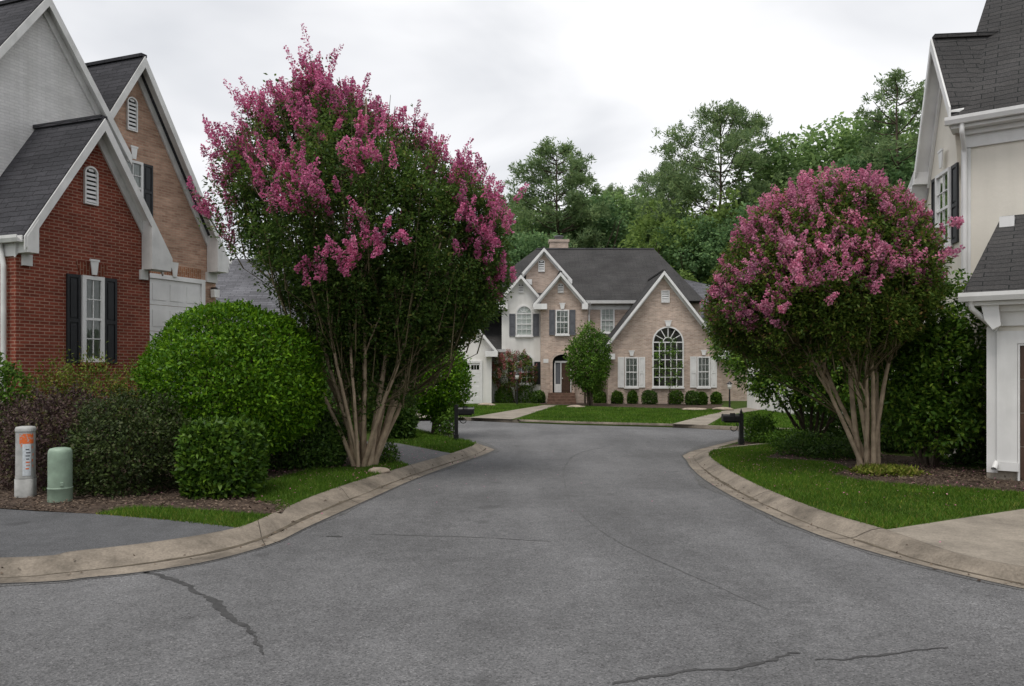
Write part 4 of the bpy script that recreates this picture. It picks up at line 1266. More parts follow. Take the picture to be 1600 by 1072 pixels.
class Solid:
    """A crown: a height profile of left and right edges, elliptical in plan."""
    def __init__(s, rows, y0, depth=0.9, base_x=0.0):
        rows = sorted(((CAM_H + (HZ - py) / FOC * y0, (a - 800) / FOC * y0, (b - 800) / FOC * y0) for py, a, b in rows))
        s.z = np.array([r[0] for r in rows]); s.l = np.array([r[1] for r in rows]); s.r = np.array([r[2] for r in rows])
        s.y0 = y0; s.depth = depth
    def dims(s, z):
        l = np.interp(z, s.z, s.l); r = np.interp(z, s.z, s.r)
        return (l + r) / 2, (r - l) / 2
    def rho(s, P):
        c, h = s.dims(P[:, 2])
        k = np.minimum(h, (s.r - s.l).max() / 2)
        return np.sqrt(((P[:, 0] - c) / h) ** 2 + ((P[:, 1] - s.y0) / (k * s.depth)) ** 2) + np.maximum(0, P[:, 2] - s.z[-1] + 0.05) * 4
    def sample(s, n, bias=0.55, seed=1, hole=None, hscale=1.3):
        """points inside; bias: share pulled towards the outside; hole(P) -> threshold for gaps"""
        out = []
        tot = 0
        wmax = (s.r - s.l).max() / 2
        while tot < n:
            m = n * 3
            z = rng.uniform(s.z[0], s.z[-1], m)
            c, h = s.dims(z)
            keep = rng.uniform(0, 1, m) < (h / wmax) ** 1.3
            z, c, h = z[keep], c[keep], h[keep]
            k = len(z)
            r = np.where(rng.uniform(0, 1, k) < bias, 1 - np.abs(rng.normal(0, 0.10, k)), np.sqrt(rng.uniform(0, 1, k)))
            r = np.clip(r, 0, 1.0)
            a = rng.uniform(0, 2 * np.pi, k)
            P = np.stack([c + h * r * np.cos(a), s.y0 + h * s.depth * r * np.sin(a), z], 1)
            if hole is not None:
                nz = smooth_noise(P, hscale, seed)
                P = P[nz > hole(P)]
            out.append(P); tot += len(P)
        return np.concatenate(out)[:n]

def bough_tree(base, stems, targets, r_base, r_tip, seed, bend=0.5, spread0=0.22, forks=3, flare=1.0, inside=None):
    """Stems fanning from one base to their targets, forking on the way. Returns (Tubes, skeleton points, their radii)."""
    r = np.random.default_rng(seed)
    tb = Tubes(); pts = []; rad = []
    base = np.array(base, float)
    def curve(a, b, n, up, wob):
        t = np.linspace(0, 1, n)[:, None]
        mid = (a + b) / 2 + up
        P = (1 - t) ** 2 * a + 2 * t * (1 - t) * mid + t ** 2 * b
        w = np.cumsum(r.normal(0, wob, (n, 3)), axis=0) * np.sin(np.linspace(0, np.pi, n))[:, None]
        return P + w
    for k in range(stems):
        tgt = np.array(targets[k], float)
        dirxy = tgt[:2] - base[:2]
        b0 = base + np.array([*(dirxy / (np.linalg.norm(dirxy) + 1e-6) * spread0 * r.uniform(0.3, 1.0)), 0]) + np.array([*r.normal(0, 0.05, 2), -0.05])
        h = tgt[2] - b0[2]
        up = np.array([-(tgt[0] - b0[0]) * 0.14, -(tgt[1] - b0[1]) * 0.14, h * 0.06]) * bend
        P = curve(b0, tgt, 22, up, 0.012)
        rb = r_base * r.uniform(0.65, 1.1)
        R = np.interp(np.linspace(0, 1, 22), [0, 0.04, 0.5, 1], [rb * 1.25 * flare, rb, rb * 0.62, r_tip])
        tb.add(P, R, 8); pts.append(P[6:]); rad.append(R[6:])
        for f in range(forks):
            i = int(r.integers(7, 18))
            ln = h * r.uniform(0.22, 0.42)
            d = unit(unit(P[i + 1] - P[i - 1]) + r.normal(0, 0.38, 3) + np.array([0, 0, 0.15]))
            e = P[i] + d * ln
            if inside is not None and not inside(e): continue
            Q = curve(P[i], e, 12, np.array([0, 0, -ln * 0.06]), 0.012)
            RR = np.linspace(R[i] * 0.72, r_tip * 0.7, 12)
            tb.add(Q, RR, 6); pts.append(Q[2:]); rad.append(RR[2:])
            for g in range(2):
                j = int(r.integers(4, 11))
                d2 = unit(d + r.normal(0, 0.5, 3) + np.array([0, 0, 0.1]))
                if inside is not None and not inside(Q[j] + d2 * ln * 0.6): continue
                S = curve(Q[j], Q[j] + d2 * ln * r.uniform(0.35, 0.7), 8, np.zeros(3), 0.01)
                RS = np.linspace(RR[j] * 0.7, r_tip * 0.5, 8)
                tb.add(S, RS, 5); pts.append(S[2:]); rad.append(RS[2:])
    return tb, np.concatenate(pts), np.concatenate(rad)

def twigs(tb, pts, C, r0=0.009, limit=3.0):
    """thin twigs from each spray to the nearest lower piece of the skeleton"""
    for c in C:
        d = pts - c
        hd = np.linalg.norm(d[:, :2], axis=1)
        cost = np.linalg.norm(d, axis=1) + np.maximum(0, d[:, 2] + hd * 0.9) * 2.2        # a twig climbs, it does not run level
        i = int(np.argmin(cost))
        if cost[i] > limit: continue
        a = pts[i]; ln = np.linalg.norm(c - a)
        m = a * 0.45 + c * 0.55 + (c - a)[[0, 1, 2]] * np.array([-0.12, -0.12, 0.0]) + rng.normal(0, 0.04 * ln, 3)
        t = np.linspace(0, 1, 6)[:, None]
        tb.add((1 - t) ** 2 * a + 2 * t * (1 - t) * m + t * t * c, np.linspace(r0, r0 * 0.4, 6), 4 if r0 > 0.01 else 3)

def crape(name, label, group, base, sol, y0, stems, targets, boughs, per, size, patches, leaf, bloom, r_base, seed, bloom_p, L=0.085, top_extra=None, forks=3, spread0=0.22, bl_len=0.40, trusses=6, upright=1.2, thin=None, low_extra=0, shell=0):
    """A crape myrtle: stems, then boughs that each carry their own sprays of leaves and, high up, trusses of blossom at the tip."""
    root = empty(name, label, "tree", base, group)
    tb, pts, rad = bough_tree(base, stems, targets, r_base, 0.012, seed, forks=forks, spread0=spread0, inside=lambda e: e[2] < sol.z[-1] - 0.3 and sol.rho(np.array([e]))[0] < 0.85)
    ctr = np.array([base[0], y0, base[2]])
    lv = Leaves(); bl = Leaves(); tw = Tubes()
    K = sol.sample(boughs, 0.62, seed)
    if low_extra:
        e_ = sol.sample(low_extra * 6, 0.3, seed + 9); zc_ = np.quantile(e_[:, 2], 0.28)
        K = np.concatenate([K, e_[e_[:, 2] < zc_][:low_extra]])
    if thin is not None:
        K = K[rng.uniform(0, 1, len(K)) < thin(K)]
    dK = unit(unit(K - (ctr + np.array([0, 0, 1.0]) * (K[:, 2:3] * 0.35))) + np.array([0, 0, upright]) + rng.normal(0, 0.22, K.shape))
    BC = []; BD = []
    for c, d in zip(K, dK):
        ln = size * rng.uniform(0.75, 1.3); wd = ln * rng.uniform(0.26, 0.36)
        m = int(per * (ln / size) ** 2)
        t = rng.uniform(-0.55, 0.5, m)
        q = rng.normal(0, 1, (m, 3)); q -= (q * d).sum(1, keepdims=True) * d
        q = unit(q) * (rng.uniform(0, 1, m) ** 0.6 * wd * (1.05 - np.abs(t) * 0.9))[:, None]
        P = c + d * (t * ln)[:, None] + q
        ok = sol.rho(P) < 1.06
        P, q, t = P[ok], q[ok], t[ok]
        if len(P) == 0: continue
        spray(lv, P, unit(q) * 0.8 + d * 0.7 + rng.normal(0, 0.2, P.shape), 11, 0.22, 0.09, L, L * 0.52)
        foot = c - d * ln * 0.55
        twigs(tw, pts, [foot], 0.016, 4.0)
        tw.add(np.array([foot, c, c + d * ln * 0.45]), [0.014, 0.010, 0.004], 4)
        for p in P[::9]: tw.add(np.array([c + d * float((p - c) @ d) * 0.8, p]), [0.006, 0.003], 3)
        if sol.rho(c[None])[0] > 0.5 or c[2] > sol.z[-1] - 1.4:
            w = float(bloom_p(c[None])[0])
            if trusses and rng.uniform() < w:
                k = max(2, int(trusses * (0.5 + 0.8 * w) * rng.uniform(0.6, 1.4)))
                for _ in range(k):
                    o = rng.normal(0, 1, 3); o -= (o @ d) * d
                    BC.append(c + d * ln * rng.uniform(0.18, 0.46) + unit(o) * wd * rng.uniform(0.1, 0.85)); BD.append(d + unit(o) * 0.35 + rng.normal(0, 0.15, 3))
    if shell:
        # blossom spread evenly over the outside of a rounded crown
        E = sol.sample(shell * 4, 0.97, seed + 3)
        E = E[(sol.rho(E) > 0.80) & (rng.uniform(0, 1, len(E)) < bloom_p(E))][:shell]
        BC = list(E); BD = list(unit(E - np.array([base[0], y0, (sol.z[0] + sol.z[-1]) * 0.5 - 0.4])) * 0.75 + np.array([0, 0, 0.75]) + rng.normal(0, 0.2, E.shape))
    B = np.array(BC); Db = np.array(BD)
    if top_extra is not None:
        # long shoots standing out of the crown: a leafy wand ending in a tall truss
        dS = unit((top_extra - ctr) * np.array([0.55, 0.55, 0.0]) + np.array([0, 0, 3.0]))
        foot = top_extra - dS * rng.uniform(1.1, 1.7, (len(top_extra), 1))
        spray(lv, foot, dS, 40, 1.1, 0.15, L * 1.05, L * 0.5)
        for f_, t_ in zip(foot, top_extra - dS * 0.1): tw.add(np.array([f_, (f_ + t_) / 2, t_]), [0.014, 0.010, 0.005], 4)
        twigs(tw, pts, foot, 0.013)
        n3 = 4
        side = np.repeat(top_extra, n3, 0) - np.repeat(dS, n3, 0) * rng.uniform(0.40, 0.80, (len(top_extra) * n3, 1)) + rng.normal(0, 0.10, (len(top_extra) * n3, 3)) * [1, 1, 0.3]
        tip = top_extra - dS * 0.5
        B = np.concatenate([B, side, tip]); Db = np.concatenate([Db, np.repeat(dS, n3, 0) + rng.normal(0, 0.25, side.shape), dS + rng.normal(0, 0.08, tip.shape)])
    if len(patches):
        Pp = []
        for (x, y, z, rr, k) in patches:
            k = max(3, int(k * 0.6)); q = rng.normal(0, 1, (k, 3)) * np.array([rr, rr * 0.6, rr * 0.8]) * 0.62 + np.array([x, y, z])
            Pp.append(q)
        Pp = np.concatenate(Pp)
        B = np.concatenate([B, Pp]); Db = np.concatenate([Db, np.tile([0.0, -0.45, 0.6], (len(Pp), 1)) + rng.normal(0, 0.3, Pp.shape)])
    if shell:
        ok = (sol.rho(B) < 1.7) & (B[:, 0] > sol.l.min() - 0.12) & (B[:, 0] < sol.r.max() + 0.22); B, Db = B[ok], Db[ok]
    panicles(bl, B, Db, 105, bl_len, 0.078, 0.040)
    spray(lv, B - unit(Db) * 0.22, Db, 8, 0.24, 0.10, L * 0.9, L * 0.45)
    twigs(tw, pts, (B - unit(Db) * 0.2)[::3], 0.006, 1.2)
    tb.build("trunk", M['bark_tan'], root)
    tw.build("twigs", M['twig'], root)
    lv.build("crown", leaf, root)
    bl.build("blossom", bloom, root)
    settle(root)
    return root

# --- the big crape myrtle on the left verge
y0 = 1.0 * FOC * (CAM_H - YARD) / (727 - HZ)
solL = Solid([(135, 468, 500), (162, 446, 545), (190, 420, 588), (212, 398, 626), (235, 378, 660), (265, 362, 700), (295, 358, 740), (325, 356, 764), (360, 360, 778), (395, 376, 780), (430, 408, 780), (465, 442, 776), (500, 470, 764), (530, 490, 735), (560, 510, 690), (590, 535, 645)], y0, 0.85)
def T(px, py, dy=0.0): 
    p = at(px, py, y0); return (p[0], y0 + dy, p[2])
tl = []
for i, (px, py) in enumerate([(385, 340), (430, 240), (470, 180), (490, 140), (540, 190), (590, 185), (630, 230), (660, 250), (700, 290), (745, 330), (560, 260), (480, 300), (640, 330), (420, 400), (700, 400), (455, 360), (520, 330), (600, 340), (670, 370), (735, 400)]):
    tl.append(T(px, py, [0.6, -1.3, 0.3, -0.3, 1.4, -1.2, 0.9, -0.7, 0.4, -0.5, -1.9, 2.0, 1.9, -0.6, -1.6, 1.2, -2.1, -2.0, 1.1, 0.6][i]))
zb = lambda py: CAM_H + (HZ - py) / FOC * y0
pat = []
for (px, py, rad_, k, dy) in [(566, 378, 0.42, 26, -2.3), (545, 400, 0.28, 12, -2.3), (482, 424, 0.22, 10, -2.0), (492, 312, 0.45, 24, -2.4), (455, 320, 0.35, 14, -2.2), (430, 318, 0.3, 10, -2.1), (750, 335, 0.45, 26, -1.3), (768, 375, 0.4, 20, -0.9), (775, 420, 0.3, 12, -0.6), (745, 400, 0.25, 8, -1.3), (770, 455, 0.2, 6, -0.5), (570, 250, 0.35, 14, -2.3), (475, 190, 0.4, 14, -1.4), (700, 265, 0.4, 16, -1.4), (350, 290, 0.4, 16, -0.3), (340, 330, 0.4, 14, 0.2), (365, 240, 0.4, 12, -0.6)]:
    x, _, z = at(px, py, y0 + dy); pat.append((x, y0 + dy, z, rad_, k))
spk = []
for px, py in [(486, 70), (484, 95), (497, 92), (470, 110), (440, 100), (438, 125), (452, 128), (510, 112), (540, 100), (552, 112), (570, 118), (590, 128), (602, 142), (614, 155), (627, 165), (380, 138), (405, 132), (388, 160), (420, 150), (328, 180), (345, 188), (362, 178), (660, 152), (680, 170), (648, 172), (690, 195), (672, 205), (735, 215), (748, 228), (722, 235), (762, 250), (790, 265), (780, 280), (770, 255), (797, 300), (470, 130), (525, 125), (460, 150), (332, 240), (322, 290), (330, 320), (335, 215), (700, 220), (360, 215), (575, 140), (635, 185)]:
    x, y, z = at(px, py + 14, y0)
    spk.append((x, y0 + rng.normal(0, 0.45), z))
for k in range(60):                                              # the same upright shoots all round the crown
    a = rng.uniform(0, 6.28); zc = zb(rng.uniform(130, 330)); c_, h_ = solL.dims(np.array([zc]))
    spk.append((c_[0] + h_[0] * 0.98 * math.cos(a), y0 + h_[0] * 0.85 * math.sin(a), zc + rng.uniform(0.25, 0.65)))
spk = np.array(spk)
holeL = lambda P: np.interp(P[:, 2], [zb(480), zb(400), zb(300), zb(150)], [-0.9, -0.4, 0.1, 0.25])
bx, by = G(570, 727, YARD)
def bpL(P):
    n = smooth_noise(P, 1.6, 31)
    t = np.clip((P[:, 2] - zb(330)) / (zb(200) - zb(330)), 0, 1)
    return np.clip(t * (0.6 + 0.55 * n), 0, 1)
def thL(P): return np.interp(P[:, 2], [zb(590), zb(520), zb(420)], [0.6, 1.0, 1.0])
crape("crape_myrtle_tree", "tall multi stemmed crape myrtle with magenta blossom beside the left kerb", "crape myrtles flanking the street", (bx, by, YARD), solL, y0, 20, tl, 165, 62, 1.3, pat, M['leaf_crape'], M['bloom'], 0.056, 11, bpL, top_extra=spk, trusses=4, upright=1.5, thin=thL, low_extra=85)

# --- the rounded crape myrtle on the right lawn
y1 = FOC * (CAM_H - YARD) / (731 - HZ)
solR = Solid([(288, 1290, 1325), (295, 1262, 1352), (306, 1235, 1376), (322, 1208, 1398), (345, 1184, 1414), (375, 1163, 1430), (405, 1148, 1440), (440, 1136, 1446), (475, 1124, 1440), (500, 1120, 1422), (530, 1130, 1398), (555, 1160, 1365), (575, 1200, 1330)], y1, 0.9)
zr_ = lambda py: CAM_H + (HZ - py) / FOC * y1
def T2(px, py, dy): 
    p = at(px, py, y1); return (p[0], y1 + dy, p[2])
tr = [T2(*q) for q in [(1220, 440, 0.2), (1260, 370, -0.7), (1305, 335, 0.5), (1345, 335, -0.5), (1380, 350, 0.5), (1410, 400, -0.4), (1305, 410, -1.2), (1390, 450, 1.0), (1250, 470, 0.8)]]
patR = [(*T2(1462, 385, -0.3), 0.3, 9), (*T2(1448, 352, -0.6), 0.3, 8)]
patR_ = []
for (px, py, rad_, k, dy) in [(1250, 450, 0.45, 12, -1.9), (1215, 410, 0.45, 10, -1.7), (1290, 400, 0.5, 12, -2.0), (1300, 440, 0.4, 8, -2.0), (1400, 405, 0.45, 9, -1.8), (1440, 400, 0.4, 9, -1.2), (1350, 420, 0.4, 8, -2.0), (1150, 500, 0.5, 7, -1.0), (1135, 540, 0.5, 5, -0.8), (1190, 470, 0.5, 7, -1.5), (1440, 440, 0.3, 6, -0.7)]:
    x, _, z = at(px, py, y1 + dy); patR.append((x, y1 + dy, z, rad_, k))
def bpR(P):
    n = smooth_noise(P, 1.9, 57)
    lo_ = zr_(490) - np.clip((5.6 - P[:, 0]) * 0.7, 0, 0.9)      # the blossom hangs lower on the street side
    t = np.clip((P[:, 2] - lo_) / (zr_(400) - zr_(490)), 0, 1)
    return np.clip(t * (0.95 + 0.25 * n), 0, 1)
bx, by = G(1362, 731, YARD)
holeR = lambda P: np.where(P[:, 2] > zr_(480), -0.75, -0.4)
def thR(P): return np.interp(P[:, 2], [zr_(600), zr_(540), zr_(480)], [0.3, 0.75, 1.0])
crape("crape_myrtle_tree", "rounded crape myrtle with pink blossom standing on the right lawn", "crape myrtles flanking the street", (bx, by, YARD), solR, y1, 9, tr, 560, 26, 0.62, patR, M['leaf_crape_rusty'], M['bloom_pink'], 0.066, 23, bpR, forks=4, spread0=0.2, trusses=0.0, upright=0.7, thin=thR, bl_len=0.33, shell=1000)

# --- clipped and loose shrubs
def shrub(name, label, c, rx, ry, h, leaf, n, L, W, seed, z0=None, power=2.4, ragged=0.06, low=0.0, group=None, cat="shrub", stems=6, lumps=1.2, fluff=0.0, waist=0.5):
    """A leafy mound standing at c: leaves in layers over and under a lumpy outline, bare stems at its foot."""
    z0 = YARD if z0 is None else z0
    root = empty(name, label, cat, (c[0], c[1], z0), group)
    lv = Leaves()
    d = rand_dirs(int(n * 1.5))
    p = power
    s = (np.abs(d) ** p).sum(1) ** (-1 / p)
    d = d * s[:, None]
    u = np.where(rng.uniform(0, 1, len(d)) < 0.62, 1 - np.abs(rng.normal(0, 0.065, len(d))), rng.uniform(0.45, 1, len(d)))
    lump = 1 + ragged * smooth_noise(d * 3.0, lumps, seed) + 0.8 * ragged * smooth_noise(d * 10.0, lumps, seed + 1)
    fl = 1 + fluff * np.abs(rng.normal(0, 1, len(d)))
    Q = d * (u * lump * fl)[:, None]
    hz = (h - low) / (1 + waist)
    P = Q * np.array([rx, ry, hz]); P[:, 2] += low + hz * waist
    keep = P[:, 2] > 0.02 + low * 0.5
    P, nd_ = P[keep][:n], unit(d[keep][:n] / np.array([rx, ry, hz]))
    k = len(P)
    A = nd_ * 0.45 + rng.normal(0, 0.6, (k, 3)) + np.array([0, 0, 0.25])
    N = nd_ + rng.normal(0, 0.45, (k, 3)) + np.array([0, 0, 0.35])
    P = P + np.array([c[0], c[1], z0])
    lv.add(P, A, N, L * rng.uniform(0.6, 1.3, k), W * rng.uniform(0.7, 1.2, k))
    tb = Tubes()
    for i in range(stems):
        a = rng.uniform(0, 6.28); q = rng.uniform(0.2, 0.75)
        e = np.array([c[0] + rx * q * math.cos(a), c[1] + ry * q * math.sin(a), z0 + low + (h - low) * rng.uniform(0.45, 0.8)])
        b = np.array([c[0] + rng.normal(0, 0.07 + 0.04 * rx), c[1] + rng.normal(0, 0.07 + 0.04 * ry), z0 - 0.03])
        m_ = (b + e) / 2 + np.array([(b[0] - e[0]) * 0.15, (b[1] - e[1]) * 0.15, 0.05])
        rr = 0.012 + 0.012 * h
        tb.add(np.array([b, (b + m_) / 2, m_, (m_ + e) / 2, e]), np.linspace(rr, rr * 0.3, 5), 6)
    tb.build("stem", M['bark'], root)
    lv.build("foliage", leaf, root)
    settle(root)
    return root

def gp3(px, py): return G(px, py, YARD)
def sz(px0, px1, d): return (px1 - px0) / FOC * d / 2
# big dome
d = 14.3
c = at_d(368, d)
shrub("dome_shrub", "big bright green dome clipped shrub in front of the white garage door", c, sz(238, 500, d), 1.5, CAM_H - YARD + (HZ - 479) / FOC * d, M['leaf_dome'], 42000, 0.084, 0.044, 3, power=2.1, ragged=0.05, low=0.8, stems=10, waist=0.6, fluff=0.022)
d = 11.85
c = at_d(351, d)
shrub("clipped_shrub", "boxy clipped green shrub at the foot of the big dome shrub", c, sz(296, 406, d), 0.56, CAM_H - YARD + (HZ - 662) / FOC * d, M['leaf_box'], 10000, 0.105, 0.052, 5, power=4.2, ragged=0.07, low=0.03, waist=0.85, fluff=0.03)
d = 12.9
shrub("purple_shrub", "dark purple leaved shrub behind the two utility pedestals", at_d(92, d), sz(22, 150, d), 0.8, CAM_H - YARD + (HZ - 622) / FOC * d, M['leaf_purple'], 15000, 0.06, 0.034, 7, ragged=0.26, power=2.0, waist=0.55, fluff=0.09)
d = 12.25
shrub("dark_shrub", "loose dark olive shrub right of the green pedestal", at_d(200, d), sz(112, 280, d), 0.8, CAM_H - YARD + (HZ - 632) / FOC * d, M['leaf_olive'], 16000, 0.06, 0.035, 9, ragged=0.22, power=2.1, waist=0.65, fluff=0.08)
d = 14.6
shrub("purple_shrub", "small reddish purple shrub behind the tall grey marker post", at_d(5, d), 0.6, 0.6, 1.25, M['leaf_purple'], 6000, 0.06, 0.034, 10, ragged=0.15, waist=0.5, fluff=0.06)
d = 15.0
shrub("green_shrub", "fresh green shrub by the downspout of the red brick house", at_d(-12, d), 0.62, 0.5, 2.05, M['leaf_mid'], 6000, 0.09, 0.05, 11, ragged=0.2, waist=0.6, fluff=0.06)
for k, (px, dd, hh, rx, lab) in enumerate([(90, 15.2, 1.85, 0.5, "nandina with reddish tips under the left shutter of the red house"), (150, 15.4, 1.95, 0.6, "nandina with yellow green tips under the window of the red house"), (212, 15.7, 1.8, 0.55, "nandina between the red wall and the dark olive shrub")]):
    shrub("nandina_shrub", lab, at_d(px, dd), rx, 0.5, hh, M['leaf_nandina'], 5000, 0.075, 0.026, 13 + k, ragged=0.25, waist=0.6, fluff=0.10, group="nandinas under the red wall")
d = 15.4
shrub("dark_shrub", "dark low evergreen shrub between the dome shrub and the myrtle stems", at_d(470, d), sz(400, 540, d), 0.8, CAM_H - YARD + (HZ - 640) / FOC * d, M['leaf_dark'], 14000, 0.075, 0.04, 17, ragged=0.12, waist=0.6, fluff=0.04)
d = 15.9
shrub("low_shrub", "low green plant at the driveway edge beside the myrtle foot", at_d(598, d), 0.26, 0.24, 0.42, M['leaf_box'], 1500, 0.07, 0.025, 19, ragged=0.2, fluff=0.12, stems=4)
# shrubs glimpsed behind the myrtle stems
for k, (px, dd, rx, hh, lf_, lab) in enumerate([(617, 21.5, 0.5, 1.0, 'leaf_dark', "dark mound on the verge behind the crape myrtle stems"), (604, 24.5, 0.6, 1.4, 'leaf_mid', "lighter mound behind the dark one on the verge"), (530, 24.0, 1.5, 3.2, 'leaf_dark', "tall dark shrub filling the gap behind the myrtle stems"), (470, 27.0, 1.6, 3.0, 'leaf_mid', "tall green shrub behind the dome shrub"), (560, 28.0, 1.3, 2.6, 'leaf_mid', "rounded green shrub left of the camellia"), (400, 29.0, 1.6, 2.6, 'leaf_dark', "evergreen shrub in front of the grey roofed house")]):
    shrub("evergreen_shrub", lab, at_d(px, dd), rx, rx * 0.8, hh, M[lf_], 6000, 0.13, 0.07, 23 + k, ragged=0.15, waist=0.6, fluff=0.04, low=0.1)
# the camellia by the left mailbox
d = 23.2
c = at_d(681, d)
shrub("camellia_shrub", "round glossy camellia on bare stems behind the left mailbox", c, sz(638, 734, d), 0.95, CAM_H - YARD + (HZ - 530) / FOC * d, M['leaf_dome'], 14000, 0.11, 0.06, 31, ragged=0.18, low=0.75, waist=0.8, fluff=0.07, stems=9, power=1.75)
for k, (px, dd, hh, lab) in enumerate([(690, 22.6, 0.62, "thin leafy plant under the camellia"), (703, 22.2, 0.7, "thin leafy plant just left of the mailbox post")]):
    shrub("leafy_plant", lab, at_d(px, dd), 0.17, 0.17, hh, M['leaf_mid'], 420, 0.09, 0.05, 37 + k, ragged=0.2, fluff=0.12, stems=4, cat="plant")

# right side
d = 15.6
c = at_d(1452, d)
shrub("evergreen_shrub", "low dark shrub in the corner between the cream house walls", at_d(1502, 15.75), 0.42, 0.4, 1.25, M['leaf_dark'], 2600, 0.10, 0.05, 45, ragged=0.2, waist=0.7, fluff=0.05)
d = 20.5
d = 22.5
shrub("evergreen_shrub", "dark evergreen shrub behind the stems of the pink myrtle", at_d(1345, d), 1.7, 1.1, 2.3, M['leaf_dark'], 12000, 0.13, 0.065, 44, ragged=0.15, waist=0.6, fluff=0.05)
shrub("evergreen_shrub", "dark shrub in the shade behind the pink myrtle and the tall camellia", at_d(1405, 18.2), 0.85, 0.6, 1.5, M['leaf_dark'], 6000, 0.12, 0.06, 46, ragged=0.2, waist=0.7, fluff=0.06)
for k, (px, py, rx, hh, lf_, lab) in enumerate([(1268, 712, 0.62, 0.42, 'leaf_dark', "low dark ground plant under the spreading evergreen"), (1240, 700, 0.5, 0.38, 'leaf_mid', "light green low plant at the back of the right lawn"), (1310, 716, 0.6, 0.35, 'leaf_dark', "low dark plant left of the pink myrtle foot"), (1215, 692, 0.7, 0.32, 'leaf_mid', "spreading green plant in the bed by the right mailbox"), (1188, 690, 0.35, 0.6, 'leaf_mid', "wispy green plant right of the right mailbox post"), (1385, 741, 0.5, 0.10, 'grass_dry', "yellow green ground plant round the pink myrtle foot")]):
    shrub("low_plant", lab, gp3(px, py), rx, rx * 0.7, hh, M[lf_], 2200, 0.085, 0.032, 51 + k, ragged=0.25, fluff=0.12, stems=4, cat="plant")

# by the far house
d = 41.0
c = at_d(920, d)
shrub("round_tree", "round clipped dark green tree beside the arched front door", c, sz(889, 951, d), 1.05, CAM_H - YARD + (HZ - 518) / FOC * d, M['leaf_mid'], 9000, 0.15, 0.075, 61, ragged=0.2, low=1.05, waist=0.8, fluff=0.08, stems=7, cat="tree", power=1.95)
def boxrow(spec):
    for k, (px, py, w, top, lf_, lab) in enumerate(spec):
        c = gp3(px, py); rx = w / FOC * c[1] / 2
        shrub("boxwood_shrub", lab, c, rx, rx * 0.85, CAM_H - YARD + (HZ - top) / FOC * c[1], M[lf_], 1800, 0.10, 0.055, 71 + k, ragged=0.1, fluff=0.04, stems=3, group="low shrubs along the far house", waist=0.7)
boxrow([(964, 631, 17, 612, 'leaf_box', "low boxwood left of the white shutters of the far house"), (988, 631, 14, 612, 'leaf_box', "low boxwood under the left white shuttered window"), (1015, 632, 22, 611, 'leaf_dark', "broad dark boxwood at the left edge of the great arched window"), (1056, 632, 21, 611, 'leaf_box', "boxwood at the right edge of the great arched window"), (1082, 633, 20, 612, 'leaf_dark', "dark boxwood just left of the right white shuttered window"), (1097, 633, 14, 614, 'leaf_box', "boxwood below the right white shuttered window"), (1119, 632, 15, 614, 'leaf_box', "last boxwood before the concrete driveway of the far house"),
        (912, 629, 16, 612, 'leaf_mid', "bright low shrub left of the round tree trunk"), (937, 630, 18, 612, 'leaf_mid', "bright low shrub right of the round tree trunk"), (887, 630, 18, 616, 'leaf_dark', "dark low shrub right of the brick steps"), (842, 630, 18, 612, 'leaf_dark', "dark low shrub left of the brick steps"),
        (788, 629, 26, 605, 'leaf_mid', "bright hedge mound under the white bay left of the dusty pink tree"), (820, 629, 28, 604, 'leaf_mid', "bright hedge mound under the lower arched window"), (757, 630, 12, 612, 'leaf_olive', "brownish low shrub at the downspout of the white garage"), (742, 630, 12, 613, 'leaf_dark', "small dark shrub in front of the white garage door")])

# small trees and loose bushes built of boughs
def small_tree(name, label, base, crown_c, r, leaf, nl, bloom=None, nb=0, L=0.12, stems=4, seed=1, cat="tree", rb=0.05, bark='bark'):
    root = empty(name, label, cat, base)
    cc = np.array(crown_c)
    tg = [cc + rand_dirs(1)[0] * np.array(r) * 0.55 for _ in range(stems)]
    tb, pts, rad = bough_tree(base, stems, tg, rb, 0.012, seed, forks=2, spread0=0.06)
    d_ = rand_dirs(nl); u = np.where(rng.uniform(0, 1, nl) < 0.6, 1 - np.abs(rng.normal(0, 0.12, nl)), rng.uniform(0.2, 1, nl) ** 0.5)
    u = u * (1 + 0.15 * smooth_noise(d_ * 3, 1.3, seed))
    C = cc + d_ * u[:, None] * np.array(r)
    lv = Leaves(); spray(lv, C, d_ + np.array([0, 0, 0.5]), 12, 0.3, 0.13, L, L * 0.5)
    tb.build("trunk", M[bark], root); lv.build("crown", leaf, root)
    if nb:
        k = rng.choice(nl, nb); B = C[k] + d_[k] * 0.1
        bl = Leaves(); panicles(bl, B, d_[k] * 0.4 + np.array([0, 0, 0.8]), 40, 0.3, 0.11, 0.065); bl.build("blossom", bloom, root)
    settle(root); return root
